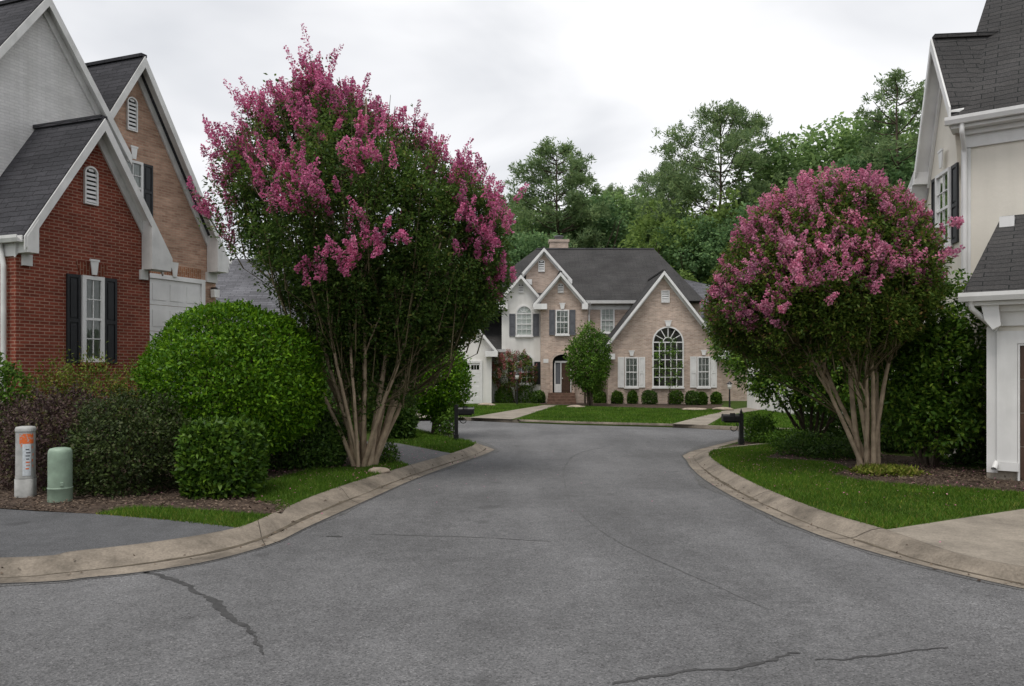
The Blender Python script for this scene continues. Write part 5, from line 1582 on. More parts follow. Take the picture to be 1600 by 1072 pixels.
def bush(name, label, c, lumps, leaf, sprays, L, seed, cat="shrub", stems=8, rb=0.035, width=0.52):
    """a loose bush: overlapping boughs (dx, dy, z, r, rz), each clothed in sprays, on bare stems"""
    root = empty(name, label, cat, (c[0], c[1], YARD))
    tg = []; lv = Leaves()
    tot = sum(q[3] ** 2 for q in lumps)
    for q in lumps:
        cc = np.array([c[0] + q[0], c[1] + q[1], YARD + q[2]]); rr = np.array([q[3], q[3], q[4]])
        n = int(sprays * q[3] ** 2 / tot)
        d_ = rand_dirs(n); u = np.where(rng.uniform(0, 1, n) < 0.6, 1 - np.abs(rng.normal(0, 0.12, n)), rng.uniform(0.1, 1, n) ** 0.5)
        u = u * (1 + 0.22 * smooth_noise(d_ * 3.5, 1.2, seed + int(q[3] * 100)))
        C = cc + d_ * u[:, None] * rr
        C = C[C[:, 2] > YARD + 0.15]
        dd_ = unit(C - cc)
        spray(lv, C, dd_ * 0.8 + np.array([0, 0, 0.35]) + rng.normal(0, 0.25, C.shape), 11, L * 2.2, L * 0.85, L, L * width)
        tg.append(cc)
    while len(tg) < stems: tg.append(tg[int(rng.integers(0, len(lumps)))] + rng.normal(0, 0.15, 3))
    tb, _, _ = bough_tree((c[0], c[1], YARD), len(tg), tg, rb, 0.008, seed, forks=2, spread0=0.22)
    tb.build("trunk" if cat == "tree" else "stem", M['bark'], root); lv.build("foliage" if cat == "shrub" else "crown", leaf, root)
    settle(root); return root
c = at_d(1450, 15.4)
bush("camellia_shrub", "tall glossy camellia against the corner of the cream house", c, [(-0.35, -0.1, 2.75, 0.62, 0.75), (0.25, 0.0, 2.95, 0.6, 0.75), (0.55, 0.1, 2.2, 0.5, 0.6), (-0.55, 0.0, 1.9, 0.52, 0.6), (0.05, -0.45, 1.9, 0.6, 0.7), (0.45, -0.2, 1.25, 0.55, 0.5), (-0.45, -0.2, 1.1, 0.5, 0.5), (0.0, -0.4, 0.85, 0.5, 0.4), (-0.1, 0.4, 2.0, 0.6, 0.9)], M['leaf_camellia'], 2000, 0.115, 241, stems=10)
c = at_d(1268, 20.3)
bush("spreading_tree", "spreading evergreen between the right mailbox and the pink myrtle", c, [(-1.5, -0.3, 2.0, 0.7, 0.5), (-0.9, -0.5, 2.3, 0.8, 0.55), (-0.2, -0.7, 2.0, 0.8, 0.5), (0.5, -0.5, 2.3, 0.8, 0.55), (1.1, -0.2, 1.9, 0.7, 0.5), (-1.0, -0.6, 1.45, 0.65, 0.38), (0.0, -0.9, 1.4, 0.7, 0.4), (0.8, -0.7, 1.35, 0.65, 0.4), (-0.4, 0.5, 2.5, 1.0, 0.6), (-1.9, 0.2, 2.5, 0.6, 0.45), (-0.6, -0.2, 2.9, 0.8, 0.5)], M['leaf_camellia'], 2300, 0.12, 243, cat="tree", stems=11, rb=0.05)
b_ = gp3(806, 629); dd = b_[1]
cx_, _, cz_ = at(803, 583, dd)
small_tree("crape_myrtle_tree", "small crape myrtle with dusty rose blossom before the white bay of the far house", (*b_, YARD), (cx_, dd, cz_), (1.25, 1.1, 1.05), M['leaf_crape_rusty'], 420, M['bloom_dusty'], 190, seed=81)
b_ = gp3(1043, 634); dd = b_[1]
cx_, _, cz_ = at(1043, 566, dd)
small_tree("sapling", "thin young tree with a sparse crown before the great arched window", (*b_, YARD), (cx_, dd, cz_), (0.6, 0.55, 1.25), M['leaf_mid'], 75, L=0.12, stems=1, seed=83, rb=0.045)

# --- woodland behind: pines and broadleaved trees, each a tree of its own
def broad_tree(h, w, seed, leaf, n=620, per=13, low=0.15):
    """prototype at the origin"""
    root = bpy.data.objects.new("woodland_tree", None); COL.objects.link(root)
    r = np.random.default_rng(seed)
    tg = [(r.normal(0, w * 0.22), r.normal(0, w * 0.22), h * r.uniform(0.6, 0.92)) for _ in range(4)]
    tb, pts, _ = bough_tree((0, 0, 0), 4, tg, 0.2, 0.03, seed, forks=4, spread0=0.05, bend=0.2, inside=lambda e: e[2] < h * 0.82)
    lv = Leaves()
    # clumps: several overlapping boughs of foliage
    K = 26
    for k in range(K):
        t = r.uniform(low, 1.0)
        ww = w * 0.5 * math.sin(math.pi * min(1, (1 - t) * 0.75 + 0.12)) * 1.05
        a = r.uniform(0, 6.28); q = math.sqrt(r.uniform(0.1, 1))
        cc = np.array([ww * q * math.cos(a), ww * q * math.sin(a), h * t * 0.94])
        rr = np.array([1.0, 1.0, 0.72]) * w * r.uniform(0.15, 0.26)
        m = n // K * 2
        d_ = rand_dirs(m); u = np.where(rng.uniform(0, 1, m) < 0.65, 1 - np.abs(rng.normal(0, 0.1, m)), rng.uniform(0, 1, m) ** 0.4)
        C = cc + d_ * u[:, None] * rr
        C = C[C[:, 2] > 0.5]
        spray(lv, C, d_[:len(C)] + np.array([0, 0, 0.4]), per, 0.7, 0.38, 0.33, 0.2)
    tb.build("trunk", M['bark'], root); lv.build("crown", leaf, root)
    return root

def pine_tree(h, w, seed, bare=0.45, whorls=22, dens=1.0, flat=0.5):
    root = bpy.data.objects.new("pine_tree", None); COL.objects.link(root)
    r = np.random.default_rng(seed)
    tb = Tubes(); lv = Leaves()
    z = np.linspace(0, h * 0.97, 16)
    P = np.stack([np.cumsum(r.normal(0, 0.05, 16)), np.cumsum(r.normal(0, 0.05, 16)), z], 1); P[0, :2] = 0
    tb.add(P, np.linspace(0.27, 0.04, 16), 8)
    CC = []; DD = []
    for k in range(whorls):
        t = bare + (1 - bare) * (k + r.uniform(0, 0.8)) / whorls
        zz = h * min(t, 0.985)
        q = (t - bare) / (1 - bare)
        reach = w * 0.5 * (0.55 + 0.45 * math.sin(math.pi * min(1.0, q * 0.9 + 0.18))) * (1.0 if q < 0.55 else max(0.16, math.sqrt(max(0, 1 - ((q - 0.55) / 0.47) ** 2))))
        for j in range(int(r.integers(4, 7))):
            a = r.uniform(0, 6.28)
            ln = reach * r.uniform(0.7, 1.05)
            o = np.array([np.interp(zz, z, P[:, 0]), np.interp(zz, z, P[:, 1]), zz])
            d = np.array([math.cos(a), math.sin(a), 0.12 + 0.55 * q])
            e = o + d * ln
            m = o + d * ln * 0.5 + np.array([0, 0, -0.08 * ln])
            tb.add(np.array([o, m, e]), [0.06 * (1.1 - q * 0.6), 0.04, 0.015], 5)
            nb = max(3, int(ln * 2.6 * dens))
            for b in range(nb):
                s = r.uniform(0.6, 1.0) if b else 1.0
                p = o + (e - o) * s + r.normal(0, 0.13 + 0.09 * ln * (s > 0.6), 3) * np.array([1, 1, 0.6]) + np.array([0, 0, 0.12])
                CC.append(p); DD.append(unit(d + np.array([0, 0, 0.7]) + r.normal(0, 0.3, 3)))
    C = np.array(CC); D = np.array(DD)
    # needle tufts: thin blades bursting from each point
    n = 42
    m = len(C)
    A = D[:, None, :] * 0.55 + rng.normal(0, 0.75, (m, n, 3))
    A = unit(A)
    Pn = np.repeat(C[:, None, :], n, 1) + A * 0.06 + rng.normal(0, 0.15, (m, n, 3))
    Nn = rng.normal(0, 1, (m, n, 3))
    k = m * n
    lv.add(Pn.reshape(-1, 3), A.reshape(-1, 3), Nn.reshape(-1, 3), 0.36 * rng.uniform(0.7, 1.2, k), 0.085 * rng.uniform(0.8, 1.3, k), 0.0)
    tb.build("trunk", M['bark'], root); lv.build("crown", M['needle'], root)
    return root

protoB = [broad_tree(16, 9, 101, M['leaf_forest']), broad_tree(15, 7.5, 102, M['leaf_forest_dark'], low=0.08), broad_tree(13, 8, 103, M['leaf_forest_light'], low=0.08)]
protoP = [pine_tree(21, 7.5, 111, 0.42, 20, 1.0), pine_tree(25, 12.0, 112, 0.42, 19, 0.95), pine_tree(24, 6.5, 113, 0.5, 13, 0.85)]
used = set()
def plant(protos, k, hh, ph, px, top, dist, rot, wscale, label, cat, name, group):
    root = protos[k]
    if (name, k) in used: root = copy_tree(root)
    else: used.add((name, k))
    x, y, zt_ = at(px, top, dist)
    s = zt_ / ph
    root.location = (x, y, 0.0); root.rotation_euler = (0, 0, rot); root.scale = (s * wscale, s * wscale, s)
    tag(root, label, cat, group)
PH = [21, 25, 24]; BH = [15.8, 14.8, 12.9]
pines = [(870, 234, 78, 0, 1.15, "pine with a rounded open crown above the brick chimney"), (1127, 182, 74, 1, 1.12, "tallest pine, wide open crown on a bare trunk above the far house roof"), (1408, 124, 60, 2, 1.15, "tall thin pine beside the gable of the cream house"), (1046, 262, 86, 0, 0.8, "slim pine just left of the tallest pine"), (1010, 278, 95, 2, 0.9, "small distant pine above the right end of the far roof ridge"), (960, 300, 92, 0, 0.8, "distant pine above the middle of the far roof ridge"), (1205, 262, 84, 2, 1.0, "pine half hidden behind the tallest pine at its right"), (792, 312, 90, 0, 0.9, "pine peeping out right of the magenta blossom")]
for i, (px, tp, di, k, ws, lab) in enumerate(pines):
    plant(protoP, k, 0, PH[k], px, tp, di, i * 1.3, ws, lab, "tree", "pine_tree", "pines behind the far house")
broads = [(820, 325, 84, 0, 1.0, "green tree left of the chimney pine"), (835, 372, 70, 1, 1.1, "dark tree just behind the chimney's left side"), (905, 318, 82, 1, 1.1, "dark green tree right of the chimney"), (940, 312, 88, 1, 1.0, "dark tree over the middle of the far roof"), (985, 305, 86, 0, 1.0, "green tree right of the dark trees over the roof"), (1020, 345, 66, 2, 1.0, "yellow green tree over the right end of the far roof"), (1058, 318, 76, 2, 0.95, "tall yellow green tree left of the tallest pine's trunk"), (1092, 350, 66, 1, 1.1, "dark tree low over the right gable of the far house"), (1135, 330, 68, 2, 1.0, "yellow green tree under the tallest pine"), (1165, 312, 80, 0, 1.0, "green tree right of the tallest pine's trunk"), (1232, 248, 78, 0, 1.15, "high green tree above the left part of the pink myrtle"), (1290, 222, 74, 0, 1.25, "high green tree above the middle of the pink myrtle"), (1340, 204, 70, 0, 1.1, "highest broad green tree left of the thin pine"), (1385, 250, 62, 1, 1.1, "dark tree under the thin pine"), (1432, 262, 58, 1, 1.0, "dark tree against the cream house's gable eave"), (1190, 330, 64, 1, 1.0, "dark tree behind the left edge of the pink myrtle"), (770, 380, 74, 1, 1.1, "dark tree behind the left hip of the far roof"), (720, 370, 80, 0, 1.2, "green tree behind the white garage wing"), (650, 400, 80, 1, 1.2, "dark tree behind the crown of the magenta myrtle"), (580, 420, 76, 0, 1.3, "green tree low behind the magenta myrtle"), (510, 430, 72, 1, 1.2, "dark tree right of the grey roofed house"), (1480, 300, 70, 0, 1.0, "tree behind the cream house")]
for i, (px, tp, di, k, ws, lab) in enumerate(broads):
    plant(protoB, k, 0, BH[k], px, tp, di, i * 2.1, ws, lab, "tree", "woodland_tree", "broadleaved trees behind the far house")
# trees across the street behind the viewer, seen in the far windows
for i, (x, y, k, s) in enumerate([(-14, -34, 0, 0.8), (-4, -40, 1, 0.9), (6, -38, 0, 0.85), (16, -34, 1, 0.8), (22, -36, 0, 0.9), (29, -38, 1, 0.95), (36, -40, 0, 0.9)]):
    c = copy_tree(protoB[k]); c.location = (x, y, 0); c.scale = (s * 1.2, s * 1.2, s); c.rotation_euler = (0, 0, i * 1.7)
    tag(c, ["green tree behind the viewer at the far left, mirrored in window glass", "dark tree behind the viewer left of the street axis", "green tree behind the viewer right of the street axis", "dark tree behind the viewer right of the green one", "second green tree right of the street behind the viewer", "tall dark tree well right of the street behind the viewer", "outermost green tree on the right behind the viewer"][i], "tree", "trees behind the viewer")
# distant wood closing the view between the trunks
lv = Leaves()
for band in range(3):
    n = 1500
    x = rng.uniform(-75, 85, n); y = 92 + band * 7 + rng.normal(0, 2.5, n)
    top = 11 + 2.0 * np.sin(x * 0.23 + band) + 1.6 * np.sin(x * 0.61 + 2 * band)
    z = rng.uniform(0.3, 1, n) ** 0.8 * top
    spray(lv, np.stack([x, y, z], 1), rand_dirs(n) + np.array([0, -0.3, 0.6]), 12, 1.6, 1.1, 0.75, 0.5)
o = lv.build("woods", M['leaf_forest_dark'])
tag(o, "far wood closing the view behind the houses", "wood", kind='stuff')

# ------------------------------------------------------------------ grass, mulch and edging
def scatter(poly, n):
    poly = np.asarray(poly)
    lo, hi = poly.min(0), poly.max(0)
    P = rng.uniform(lo, hi, (int(n * (hi - lo).prod() / max(1e-6, area(poly))) + 10, 2))
    return P[in_poly(P[:, 0], P[:, 1], poly)]
def area(p):
    p = np.asarray(p); x, y = p[:, 0], p[:, 1]
    return abs((x * np.roll(y, -1) - y * np.roll(x, -1)).sum()) / 2
def blades(poly, dens, h, w, holes=()):
    n = int(area(poly) * dens)
    P = scatter(poly, n)
    for hl in holes:
        P = P[~in_poly(P[:, 0], P[:, 1], hl)]
    n = len(P)
    P = P + rng.normal(0, 0.022, P.shape)
    a = rng.uniform(0, 6.28, n); hh = h * rng.uniform(0.5, 1.3, n) * (1 + 0.3 * smooth_noise(np.c_[P, np.zeros(n)], 1.2, 5)); lean = rng.normal(0, 0.45, (n, 2)) * hh[:, None]
    s = np.stack([np.cos(a), np.sin(a)], 1) * w * 0.5
    z = np.full(n, YARD)
    V = np.stack([np.c_[P - s, z], np.c_[P + s, z], np.c_[P + lean, z + hh]], 1)
    return V.reshape(-1, 3)
def grass(name, label, parts, mat):
    V = np.concatenate([blades(*p) for p in parts])
    o = np_mesh(name, V, np.arange(len(V)).reshape(-1, 3), mat)
    tag(o, label, "grass", kind='stuff')
    return o
def pp(L, z=YARD): return [G(*p, z) for p in L]
# left verge
bedL = pp([(-120, 792), (0, 795), (60, 799), (150, 803), (215, 792), (300, 795), (400, 803), (440, 801), (455, 787), (398, 781), (415, 752), (480, 735), (540, 728), (600, 700), (560, 690), (300, 690), (-150, 700)], Z1)
tag(sheet("mulch_bed", bedL, Z1, M['soil']), kind='structure')
stripL = pp([(150, 803), (215, 793), (300, 797), (400, 804), (420, 806), (372, 825), (260, 813)])
verge = strip_between(lb, G(432, 800, YARD), G(640, 727, YARD)) + pp([(610, 716), (590, 725), (560, 738), (545, 732), (480, 735), (415, 754), (398, 783), (440, 790)])
pen = strip_between(lb, G(705, 708.5, YARD), G(742, 694, YARD)) + [tuple(p) for p in L_back2 if p[1] > lb[-1][1] and p[0] > -4][:25] + pp([(632, 672), (600, 684), (600, 689), (624, 692.5), (660, 699)])
grass("grass", "bright grass on the verges along the left kerb", [(stripL, 2600, 0.055, 0.012), (verge, 2200, 0.06, 0.012), (pen, 900, 0.065, 0.018)], M['grass'])
grass("grass", "thin yellowed grass edging the dark driveway on the left", [(pp([(150, 804), (215, 797), (300, 800), (380, 806), (372, 825), (260, 814)]), 900, 0.04, 0.012)], M['grass_dry'])
# right lawn
lawnR = strip_between(rb, G(1385, 828, YARD), G(1108, 709, YARD)) + [(rb[-1][0] + 0.2, rb[-1][1] + 0.5)] + pp([(1135, 701), (1240, 692), (1300, 715), (1330, 738), (1420, 757), (1600, 772), (1600, 794), (1480, 812)])
bedR = pp([(1296, 742), (1330, 732), (1400, 722), (1540, 735), (1640, 748), (1640, 770), (1530, 764), (1440, 760), (1350, 752)], Z1)
bedR2 = pp([(1195, 716), (1230, 700), (1290, 700), (1400, 712), (1560, 722), (1400, 730), (1330, 731), (1290, 722)], Z1)
tag(sheet("mulch_bed", bedR, Z1, M['soil']), kind='structure'); tag(sheet("mulch_bed", bedR2, Z2, M['soil']), kind='structure')
edge = pp([(1112, 704), (1129, 701.5), (1185, 695.5), (1241, 691.5), (1300, 688), (1300, 687), (1241, 690.5), (1185, 694.3), (1129, 700.3), (1112, 703)], Z2)
tag(sheet("edging", edge, Z2 + 0.02, M['concrete'], skirt=0.03), kind='structure')
grass("grass", "mown bright grass on the right lawn", [(lawnR, 2300, 0.055, 0.012, (bedR, bedR2))], M['grass'])
grass("grass", "yellowed blades mixed into the right lawn", [(lawnR, 160, 0.06, 0.014, (bedR, bedR2))], M['grass_dry'])
bedM = pp([(1120, 700), (1135, 697.5), (1175, 688), (1192, 680), (1215, 684), (1241, 690), (1185, 693.5), (1129, 699.8)], Z1)
tag(sheet("mulch_bed", bedM, Z1, M['soil']), kind='structure')
# far lawns
farA = [tuple(p) for p in fb if G(810, 655.5, YARD)[0] < p[0] < G(1052, 662.5, YARD)[0]] + pp([(1128, 644), (1120, 640), (1000, 638), (880, 634), (872, 634), (842, 643)])
farB = pp([(700, 652), (733, 652), (800, 640.5), (845, 633), (780, 632.5), (725, 633)])
farC = [tuple(p) for p in fb if G(1108, 664.5, YARD)[0] < p[0] < 12] + pp([(1260, 645), (1195, 641), (1130, 651)])
grass("grass", "mown grass on the lawns before the far house", [(farA, 420, 0.07, 0.03), (farB, 420, 0.07, 0.03), (farC, 420, 0.07, 0.03)], M['grass'])
bedF = pp([(845, 632), (880, 633), (1000, 637.5), (1125, 639.5), (1130, 630), (840, 628)], Z1)
tag(sheet("mulch_bed", bedF, Z1, M['soil']), kind='structure')
# bark chips
lv = Leaves()
for bed, dn in ((bedL, 420), (bedR, 480), (bedR2, 160), (bedM, 150)):
    P = scatter(bed, int(area(bed) * dn)); n = len(P)
    a = rng.normal(0, 1, (n, 3)); a[:, 2] *= 0.25
    lv.add(np.c_[P, Z2 + rng.uniform(0.0, 0.03, n)], a, rng.normal(0, 0.3, (n, 3)) + [0, 0, 1], 0.055 * rng.uniform(0.5, 1.5, n), 0.022 * rng.uniform(0.6, 1.4, n), 0.1)
o = lv.build("bark_chips", M['chips']); tag(o, "brown bark chips strewn over the planting beds", "mulch", kind='stuff')
lv = Leaves()
pet = []
for cx, cy, sp, n in ((-2.6, by + 0.2, 2.2, 900), (6.9, 15.2, 2.0, 700)):
    q = np.stack([rng.normal(cx, sp, n), rng.normal(cy, sp, n)], 1)
    pet.append(q)
P = np.concatenate(pet)
onroad = ~(in_poly(P[:, 0], P[:, 1], left_yard) | in_poly(P[:, 0], P[:, 1], right_yard) | in_poly(P[:, 0], P[:, 1], far_yard))
P = P[~onroad | (rng.uniform(0, 1, len(P)) < 0.12)]; onroad = ~(in_poly(P[:, 0], P[:, 1], left_yard) | in_poly(P[:, 0], P[:, 1], right_yard))
lv.add(np.c_[P, np.where(onroad, 0.15, YARD + 0.045) * np.where(onroad, 0.06, 1)], rng.normal(0, 1, (len(P), 3)) * [1, 1, 0.1], rng.normal(0, 0.3, (len(P), 3)) + [0, 0, 1], 0.03 * rng.uniform(0.6, 1.3, len(P)), 0.024, 0.1)
o = lv.build("fallen_petals", M['bloom_pink']); tag(o, "fallen pink petals scattered under the crape myrtles", "petals", kind='stuff')
# dead leaves drifted into the gutters
lv = Leaves()
for cv, bk in ((lf, lb), (rf, rb)):
    A_c, B_c = resample(cv, 400), resample(bk, 400)
    i_ = rng.integers(0, 400, 130); f_ = np.clip(rng.normal(0.35, 0.22, 130), -0.3, 1.1)[:, None]
    Q = A_c[i_] * (1 - f_) + B_c[i_] * f_
    zq = np.interp(f_[:, 0], [-0.3, 0.42, 0.52, 0.64, 0.8, 1.0], [0.006, 0.014, 0.03, 0.075, 0.122, 0.145])
    lv.add(np.c_[Q, zq], rng.normal(0, 1, (130, 3)) * [1, 1, 0.2], rng.normal(0, 0.4, (130, 3)) + [0, 0, 1], 0.045 * rng.uniform(0.5, 1.3, 130), 0.025, 0.2)
o = lv.build("dead_leaves", M['chips']); tag(o, "dry brown leaves drifted along both kerbs", "leaf litter", kind='stuff')
# tufts and fallen leaves along the kerb's lawn edge keep it from reading as a knife cut
# stones
def stone(label, c, r, seed):
    d_ = rand_dirs(1)
    import bmesh
    bm = bmesh.new(); bmesh.ops.create_icosphere(bm, subdivisions=3, radius=1.0)
    V = np.array([v.co for v in bm.verts]); k = 1 + 0.16 * smooth_noise(V * 2, 1.3, seed)
    for v, q in zip(bm.verts, V * k[:, None] * np.array(r)): v.co = q
    me = bpy.data.meshes.new("stone"); bm.to_mesh(me); bm.free()
    for p in me.polygons: p.use_smooth = True
    me.materials.append(M['stone']); o = bpy.data.objects.new("stone", me); COL.objects.link(o); o.location = (c[0], c[1], YARD + r[2] * 0.35)
    tag(o, label, "stone")
for i, (px, py, r, lab) in enumerate([(592, 738, (0.22, 0.16, 0.07), "pale flat stone in the grass right of the magenta myrtle foot"), (760, 634, (0.5, 0.3, 0.12), "pale stone edging below the hedge of the white bay"), (900, 637, (0.45, 0.25, 0.10), "low stone by the trunk of the round tree"), (1085, 641, (0.6, 0.3, 0.09), "low stone edging under the right shuttered window"), (1130, 641, (0.5, 0.3, 0.12), "pale stone at the head of the concrete driveway"), (1275, 711, (0.35, 0.2, 0.10), "mossy stone under the spreading evergreen")]):
    stone(lab, gp3(px, py), r, 200 + i)

# ------------------------------------------------------------------ street furniture
# green pedestal
c = gp3(94, 783)
s = c[1] / FOC
R_ = 17.5 * s; H_ = 84 * s
ped = empty("utility_pedestal", "short pale green domed utility pedestal in the mulch", "utility box", (*c, YARD))
lathe("body", [(R_ * 0.97, 0.24 * H_), (R_ * 0.97, 0.8 * H_), (R_ * 0.965, 0.90 * H_), (R_ * 0.93, 0.945 * H_), (R_ * 0.82, 0.98 * H_), (R_ * 0.5, 0.996 * H_), (0.0, H_)], (*c, YARD), M['green_box'], ped, 36)
lathe("base", [(R_ * 1.0, -0.04), (R_ * 1.0, 0.235 * H_), (R_ * 1.02, 0.24 * H_), (R_ * 1.02, 0.262 * H_), (R_ * 0.96, 0.268 * H_)], (*c, YARD), M['green_box'], ped, 36)
toc_ = np.array([-c[0], -c[1]]) / math.hypot(*c); sd_ = np.array([-toc_[1], toc_[0]])
mb = MB(); q0 = np.array(c) + toc_ * (R_ * 0.955) + sd_ * 0.02
def lb_(a, b_, z): p = q0 + sd_ * a + toc_ * b_; return (p[0], p[1], YARD + z)
mb.prism([lb_(-0.022, 0.0, 0.30 * H_), lb_(0.022, 0.0, 0.30 * H_), lb_(0.022, 0.0, 0.37 * H_), lb_(-0.022, 0.0, 0.37 * H_)], [lb_(-0.02, 0.016, 0.305 * H_), lb_(0.02, 0.016, 0.305 * H_), lb_(0.02, 0.016, 0.365 * H_), lb_(-0.02, 0.016, 0.365 * H_)])
mb.build("latch", M['green_box'], ped)
settle(ped)
# tall marker post
c = gp3(40, 776)
s = c[1] / FOC
H_ = 110 * s; W_ = 13.2 * s
post = empty("marker_post", "tall grey utility marker post with an orange and white sticker", "utility box", (*c, YARD))
def sq_ring(w, z, k=32, p=5.0):
    out = []
    for j in range(k):
        a = 2 * math.pi * j / k; q = (abs(math.cos(a)) ** p + abs(math.sin(a)) ** p) ** (-1 / p)
        out.append((w * q * math.cos(a + 0.3), w * q * math.sin(a + 0.3), z))
    return out
def sqlathe(name, prof, c, mat, parent, p=4.0):
    V = []; F = []; k = 32
    for w, z in prof: V += [(c[0] + x, c[1] + y, c[2] + zz) for x, y, zz in sq_ring(w, z, k, p)]
    for i in range(len(prof) - 1):
        for j in range(k): F.append((i * k + j, i * k + (j + 1) % k, (i + 1) * k + (j + 1) % k, (i + 1) * k + j))
    return np_mesh(name, V, F, mat, parent, True)
sqlathe("base", [(W_ * 1.0, -0.03), (W_ * 1.0, 0.26 * H_), (W_ * 0.97, 0.265 * H_)], (*c, YARD), M['grey_post'], post, 6)
sqlathe("body", [(W_ * 1.02, 0.27 * H_), (W_ * 0.98, 0.30 * H_), (W_ * 0.95, 0.93 * H_)], (*c, YARD), M['grey_post'], post, 3.2)
sqlathe("cap", [(W_ * 1.02, 0.932 * H_), (W_ * 1.02, 0.965 * H_), (W_ * 0.93, 0.992 * H_), (W_ * 0.6, 1.0 * H_), (0.0, 1.0 * H_)], (*c, YARD), M['grey_post'], post, 3.2)
def wrap(name, u0, u1, z0, z1, mat, off):
    n = 8; V = []; F = []
    toc = math.atan2(-c[1], -c[0])
    for i in range(n + 1):
        a = toc + (u0 + (u1 - u0) * i / n) * 1.15
        b_ = a - 0.3; q = (abs(math.cos(b_)) ** 3.2 + abs(math.sin(b_)) ** 3.2) ** (-1 / 3.2)
        for z in (z0, z1):
            w = W_ * np.interp(z, [0.30, 0.93], [0.98, 0.95]) * q + off
            V.append((c[0] + w * math.cos(a), c[1] + w * math.sin(a), YARD + z * H_))
    for i in range(n): F.append((2 * i, 2 * i + 2, 2 * i + 3, 2 * i + 1))
    return np_mesh(name, V, F, mat, post, True)
wrap("sticker", -0.55, 0.75, 0.76, 0.90, M['orange'], 0.002)
wrap("sticker", -0.45, 0.10, 0.71, 0.759, M['orange'], 0.002)
wrap("sticker", -0.28, 0.42, 0.31, 0.757, M['sticker'], 0.0035)
for k in range(7):
    wrap("sticker_line", 0.0 + 0.04 * (k % 2), 0.28 + 0.05 * (k % 3), 0.40 + k * 0.045, 0.418 + k * 0.045, M['orange'] if k < 3 else M['shutter_grey'], 0.005)
for k, (u, z) in enumerate([(0.6, 0.70), (0.66, 0.60), (0.62, 0.44), (0.58, 0.52)]):
    wrap("sticker_scrap", u - 0.07, u + 0.08, z - 0.015, z + 0.02, M['orange'], 0.002)
settle(post)

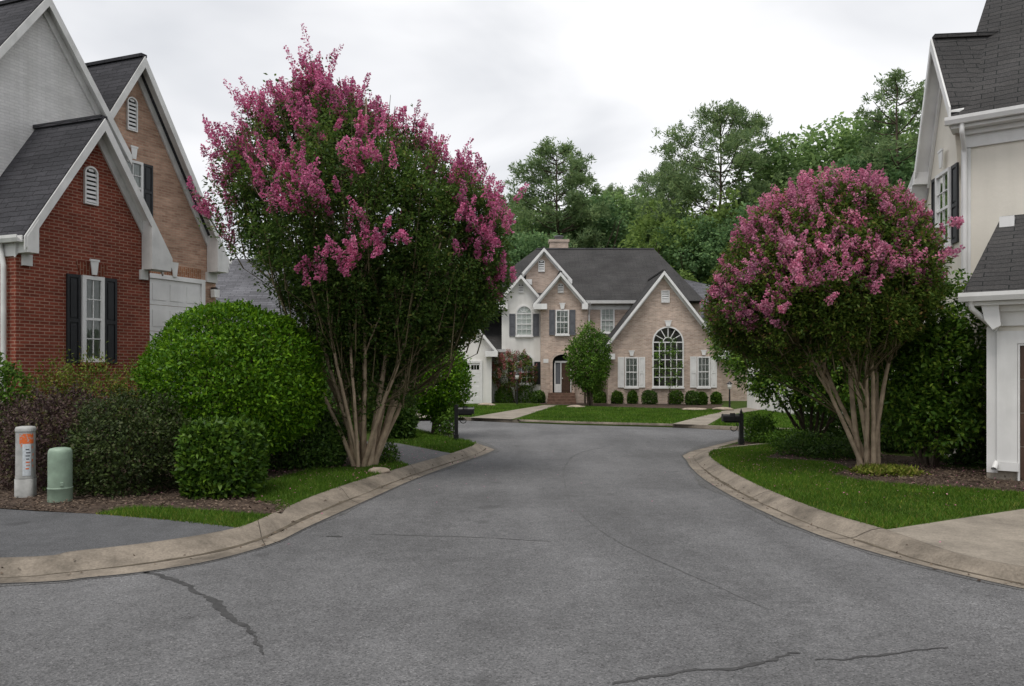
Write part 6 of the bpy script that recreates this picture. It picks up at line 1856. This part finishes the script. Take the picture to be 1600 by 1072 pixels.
# mailboxes
def mailbox(label, basepx, toppx, dirx, L_, scroll):
    c = gp3(*basepx)
    s = c[1] / FOC
    H_ = (basepx[1] - toppx) * s
    root = empty("mailbox", label, "mailbox", (*c, YARD), "black kerbside mailboxes")
    mb = MB()
    w = 0.05
    f = Frame((c[0], c[1]), (c[0] + 1, c[1]))
    f.box(mb, -w, w, YARD - 0.05, YARD + H_ * 0.97, -w, w)
    f.box(mb, -w - 0.015, w + 0.015, YARD, YARD + 0.16, -w - 0.015, w + 0.015)
    f.prism(mb, [(-w - 0.012, YARD + H_ * 0.972), (w + 0.012, YARD + H_ * 0.972), (0.0, YARD + H_)], -w, w)
    mb.build("post", M['iron'], root)
    zb_ = YARD + H_ * 0.74
    # box: a rounded tunnel along x
    n = 12; r = 0.078
    prof = [(-r, 0), (r, 0)] + [(r * math.cos(math.pi * i / n), 0.10 + r * math.sin(math.pi * i / n)) for i in range(n + 1)]
    x0, x1 = dirx * 0.06, dirx * (0.06 + L_)
    A = [(c[0] + x0, c[1] + y, zb_ + z) for y, z in prof]; B = [(c[0] + x1, c[1] + y, zb_ + z) for y, z in prof]
    mb = MB(); mb.prism(A, B); mb.build("box", M['iron'], root)
    k = 1.09
    A = [(c[0] + x1, c[1] + y * k, zb_ - 0.006 + z * k) for y, z in prof]; B = [(c[0] + x1 + dirx * 0.025, c[1] + y * k, zb_ - 0.006 + z * k) for y, z in prof]
    mb = MB(); mb.prism(A, B)
    dr_ = mb.build("door", M['iron'], root)
    t = Tubes(); t.add(np.array([(c[0] + x1 + dirx * 0.025, c[1] - 0.02, zb_ + 0.155), (c[0] + x1 + dirx * 0.05, c[1] - 0.015, zb_ + 0.165), (c[0] + x1 + dirx * 0.05, c[1] + 0.015, zb_ + 0.165), (c[0] + x1 + dirx * 0.025, c[1] + 0.02, zb_ + 0.155)]), 0.006, 6); t.build("handle", M['iron'], dr_)
    mb = MB(); xa = c[0] + x0 + dirx * 0.12
    mb.prism([(xa, c[1] - r - 0.012, zb_ + 0.06), (xa + dirx * 0.03, c[1] - r - 0.012, zb_ + 0.06), (xa + dirx * 0.03, c[1] - r - 0.012, zb_ + 0.17), (xa + dirx * 0.13, c[1] - r - 0.012, zb_ + 0.17), (xa + dirx * 0.13, c[1] - r - 0.012, zb_ + 0.21), (xa, c[1] - r - 0.012, zb_ + 0.21)],
             [(xa, c[1] - r - 0.004, zb_ + 0.06), (xa + dirx * 0.03, c[1] - r - 0.004, zb_ + 0.06), (xa + dirx * 0.03, c[1] - r - 0.004, zb_ + 0.17), (xa + dirx * 0.13, c[1] - r - 0.004, zb_ + 0.17), (xa + dirx * 0.13, c[1] - r - 0.004, zb_ + 0.21), (xa, c[1] - r - 0.004, zb_ + 0.21)])
    mb.build("flag", M['iron'], root)
    t = Tubes()
    t.add(np.array([(c[0] + dirx * 0.04, c[1], zb_ - 0.02), (c[0] + x1 - dirx * 0.03, c[1], zb_ - 0.02)]), 0.022, 8)
    an = np.linspace(0, 4.6, 26)
    sp = [(c[0] + dirx * (0.05 + 0.16 + 0.13 * math.cos(a + 2.2) * (1 - a / 7)), c[1], zb_ - 0.17 + 0.13 * math.sin(a + 2.2) * (1 - a / 7)) for a in an]
    t.add(np.array(sp), 0.012, 6)
    t.build("bracket", M['iron'], root)
    if scroll:
        t = Tubes(); lathe_pts = [(0.0, 0.0), (0.03, 0.01), (0.038, 0.04), (0.02, 0.075), (0.008, 0.11), (0.0, 0.14)]
        lathe("finial", lathe_pts, (c[0], c[1], YARD + H_ * 0.985), M['iron'], root, 12)
    settle(root)
mailbox("black mailbox on a square post at the tip of the left verge", (713, 688), 632, 1, 0.40, False)
mailbox("black mailbox on a finialed post in the mulch bed across the street", (1158, 695), 645, -1, 0.40, True)

# garden lamps by the far house
for lab, px, py, top in (("white lantern on a thin post before the dusty pink tree", 808, 632, 583), ("white lantern on a thin post at the right end of the far house", 1140, 640, 597)):
    c = gp3(px, py); s = c[1] / FOC; H_ = (py - top) * s
    root = empty("garden_lamp", lab, "lamp", (*c, YARD))
    t = Tubes(); t.add(np.array([(c[0], c[1], YARD - 0.05), (c[0], c[1], YARD + H_ * 0.5), (c[0], c[1], YARD + H_ - 0.34)]), [0.05, 0.04, 0.035], 8); t.build("post", M['iron'], root)
    lathe("lantern", [(0.0, 0), (0.08, 0.01), (0.12, 0.26), (0.0, 0.265)], (c[0], c[1], YARD + H_ - 0.35), M['lamp_glass'], root, 8)
    lathe("cap", [(0.15, 0.0), (0.15, 0.02), (0.03, 0.10), (0.0, 0.15)], (c[0], c[1], YARD + H_ - 0.085), M['iron'], root, 8)
    settle(root)
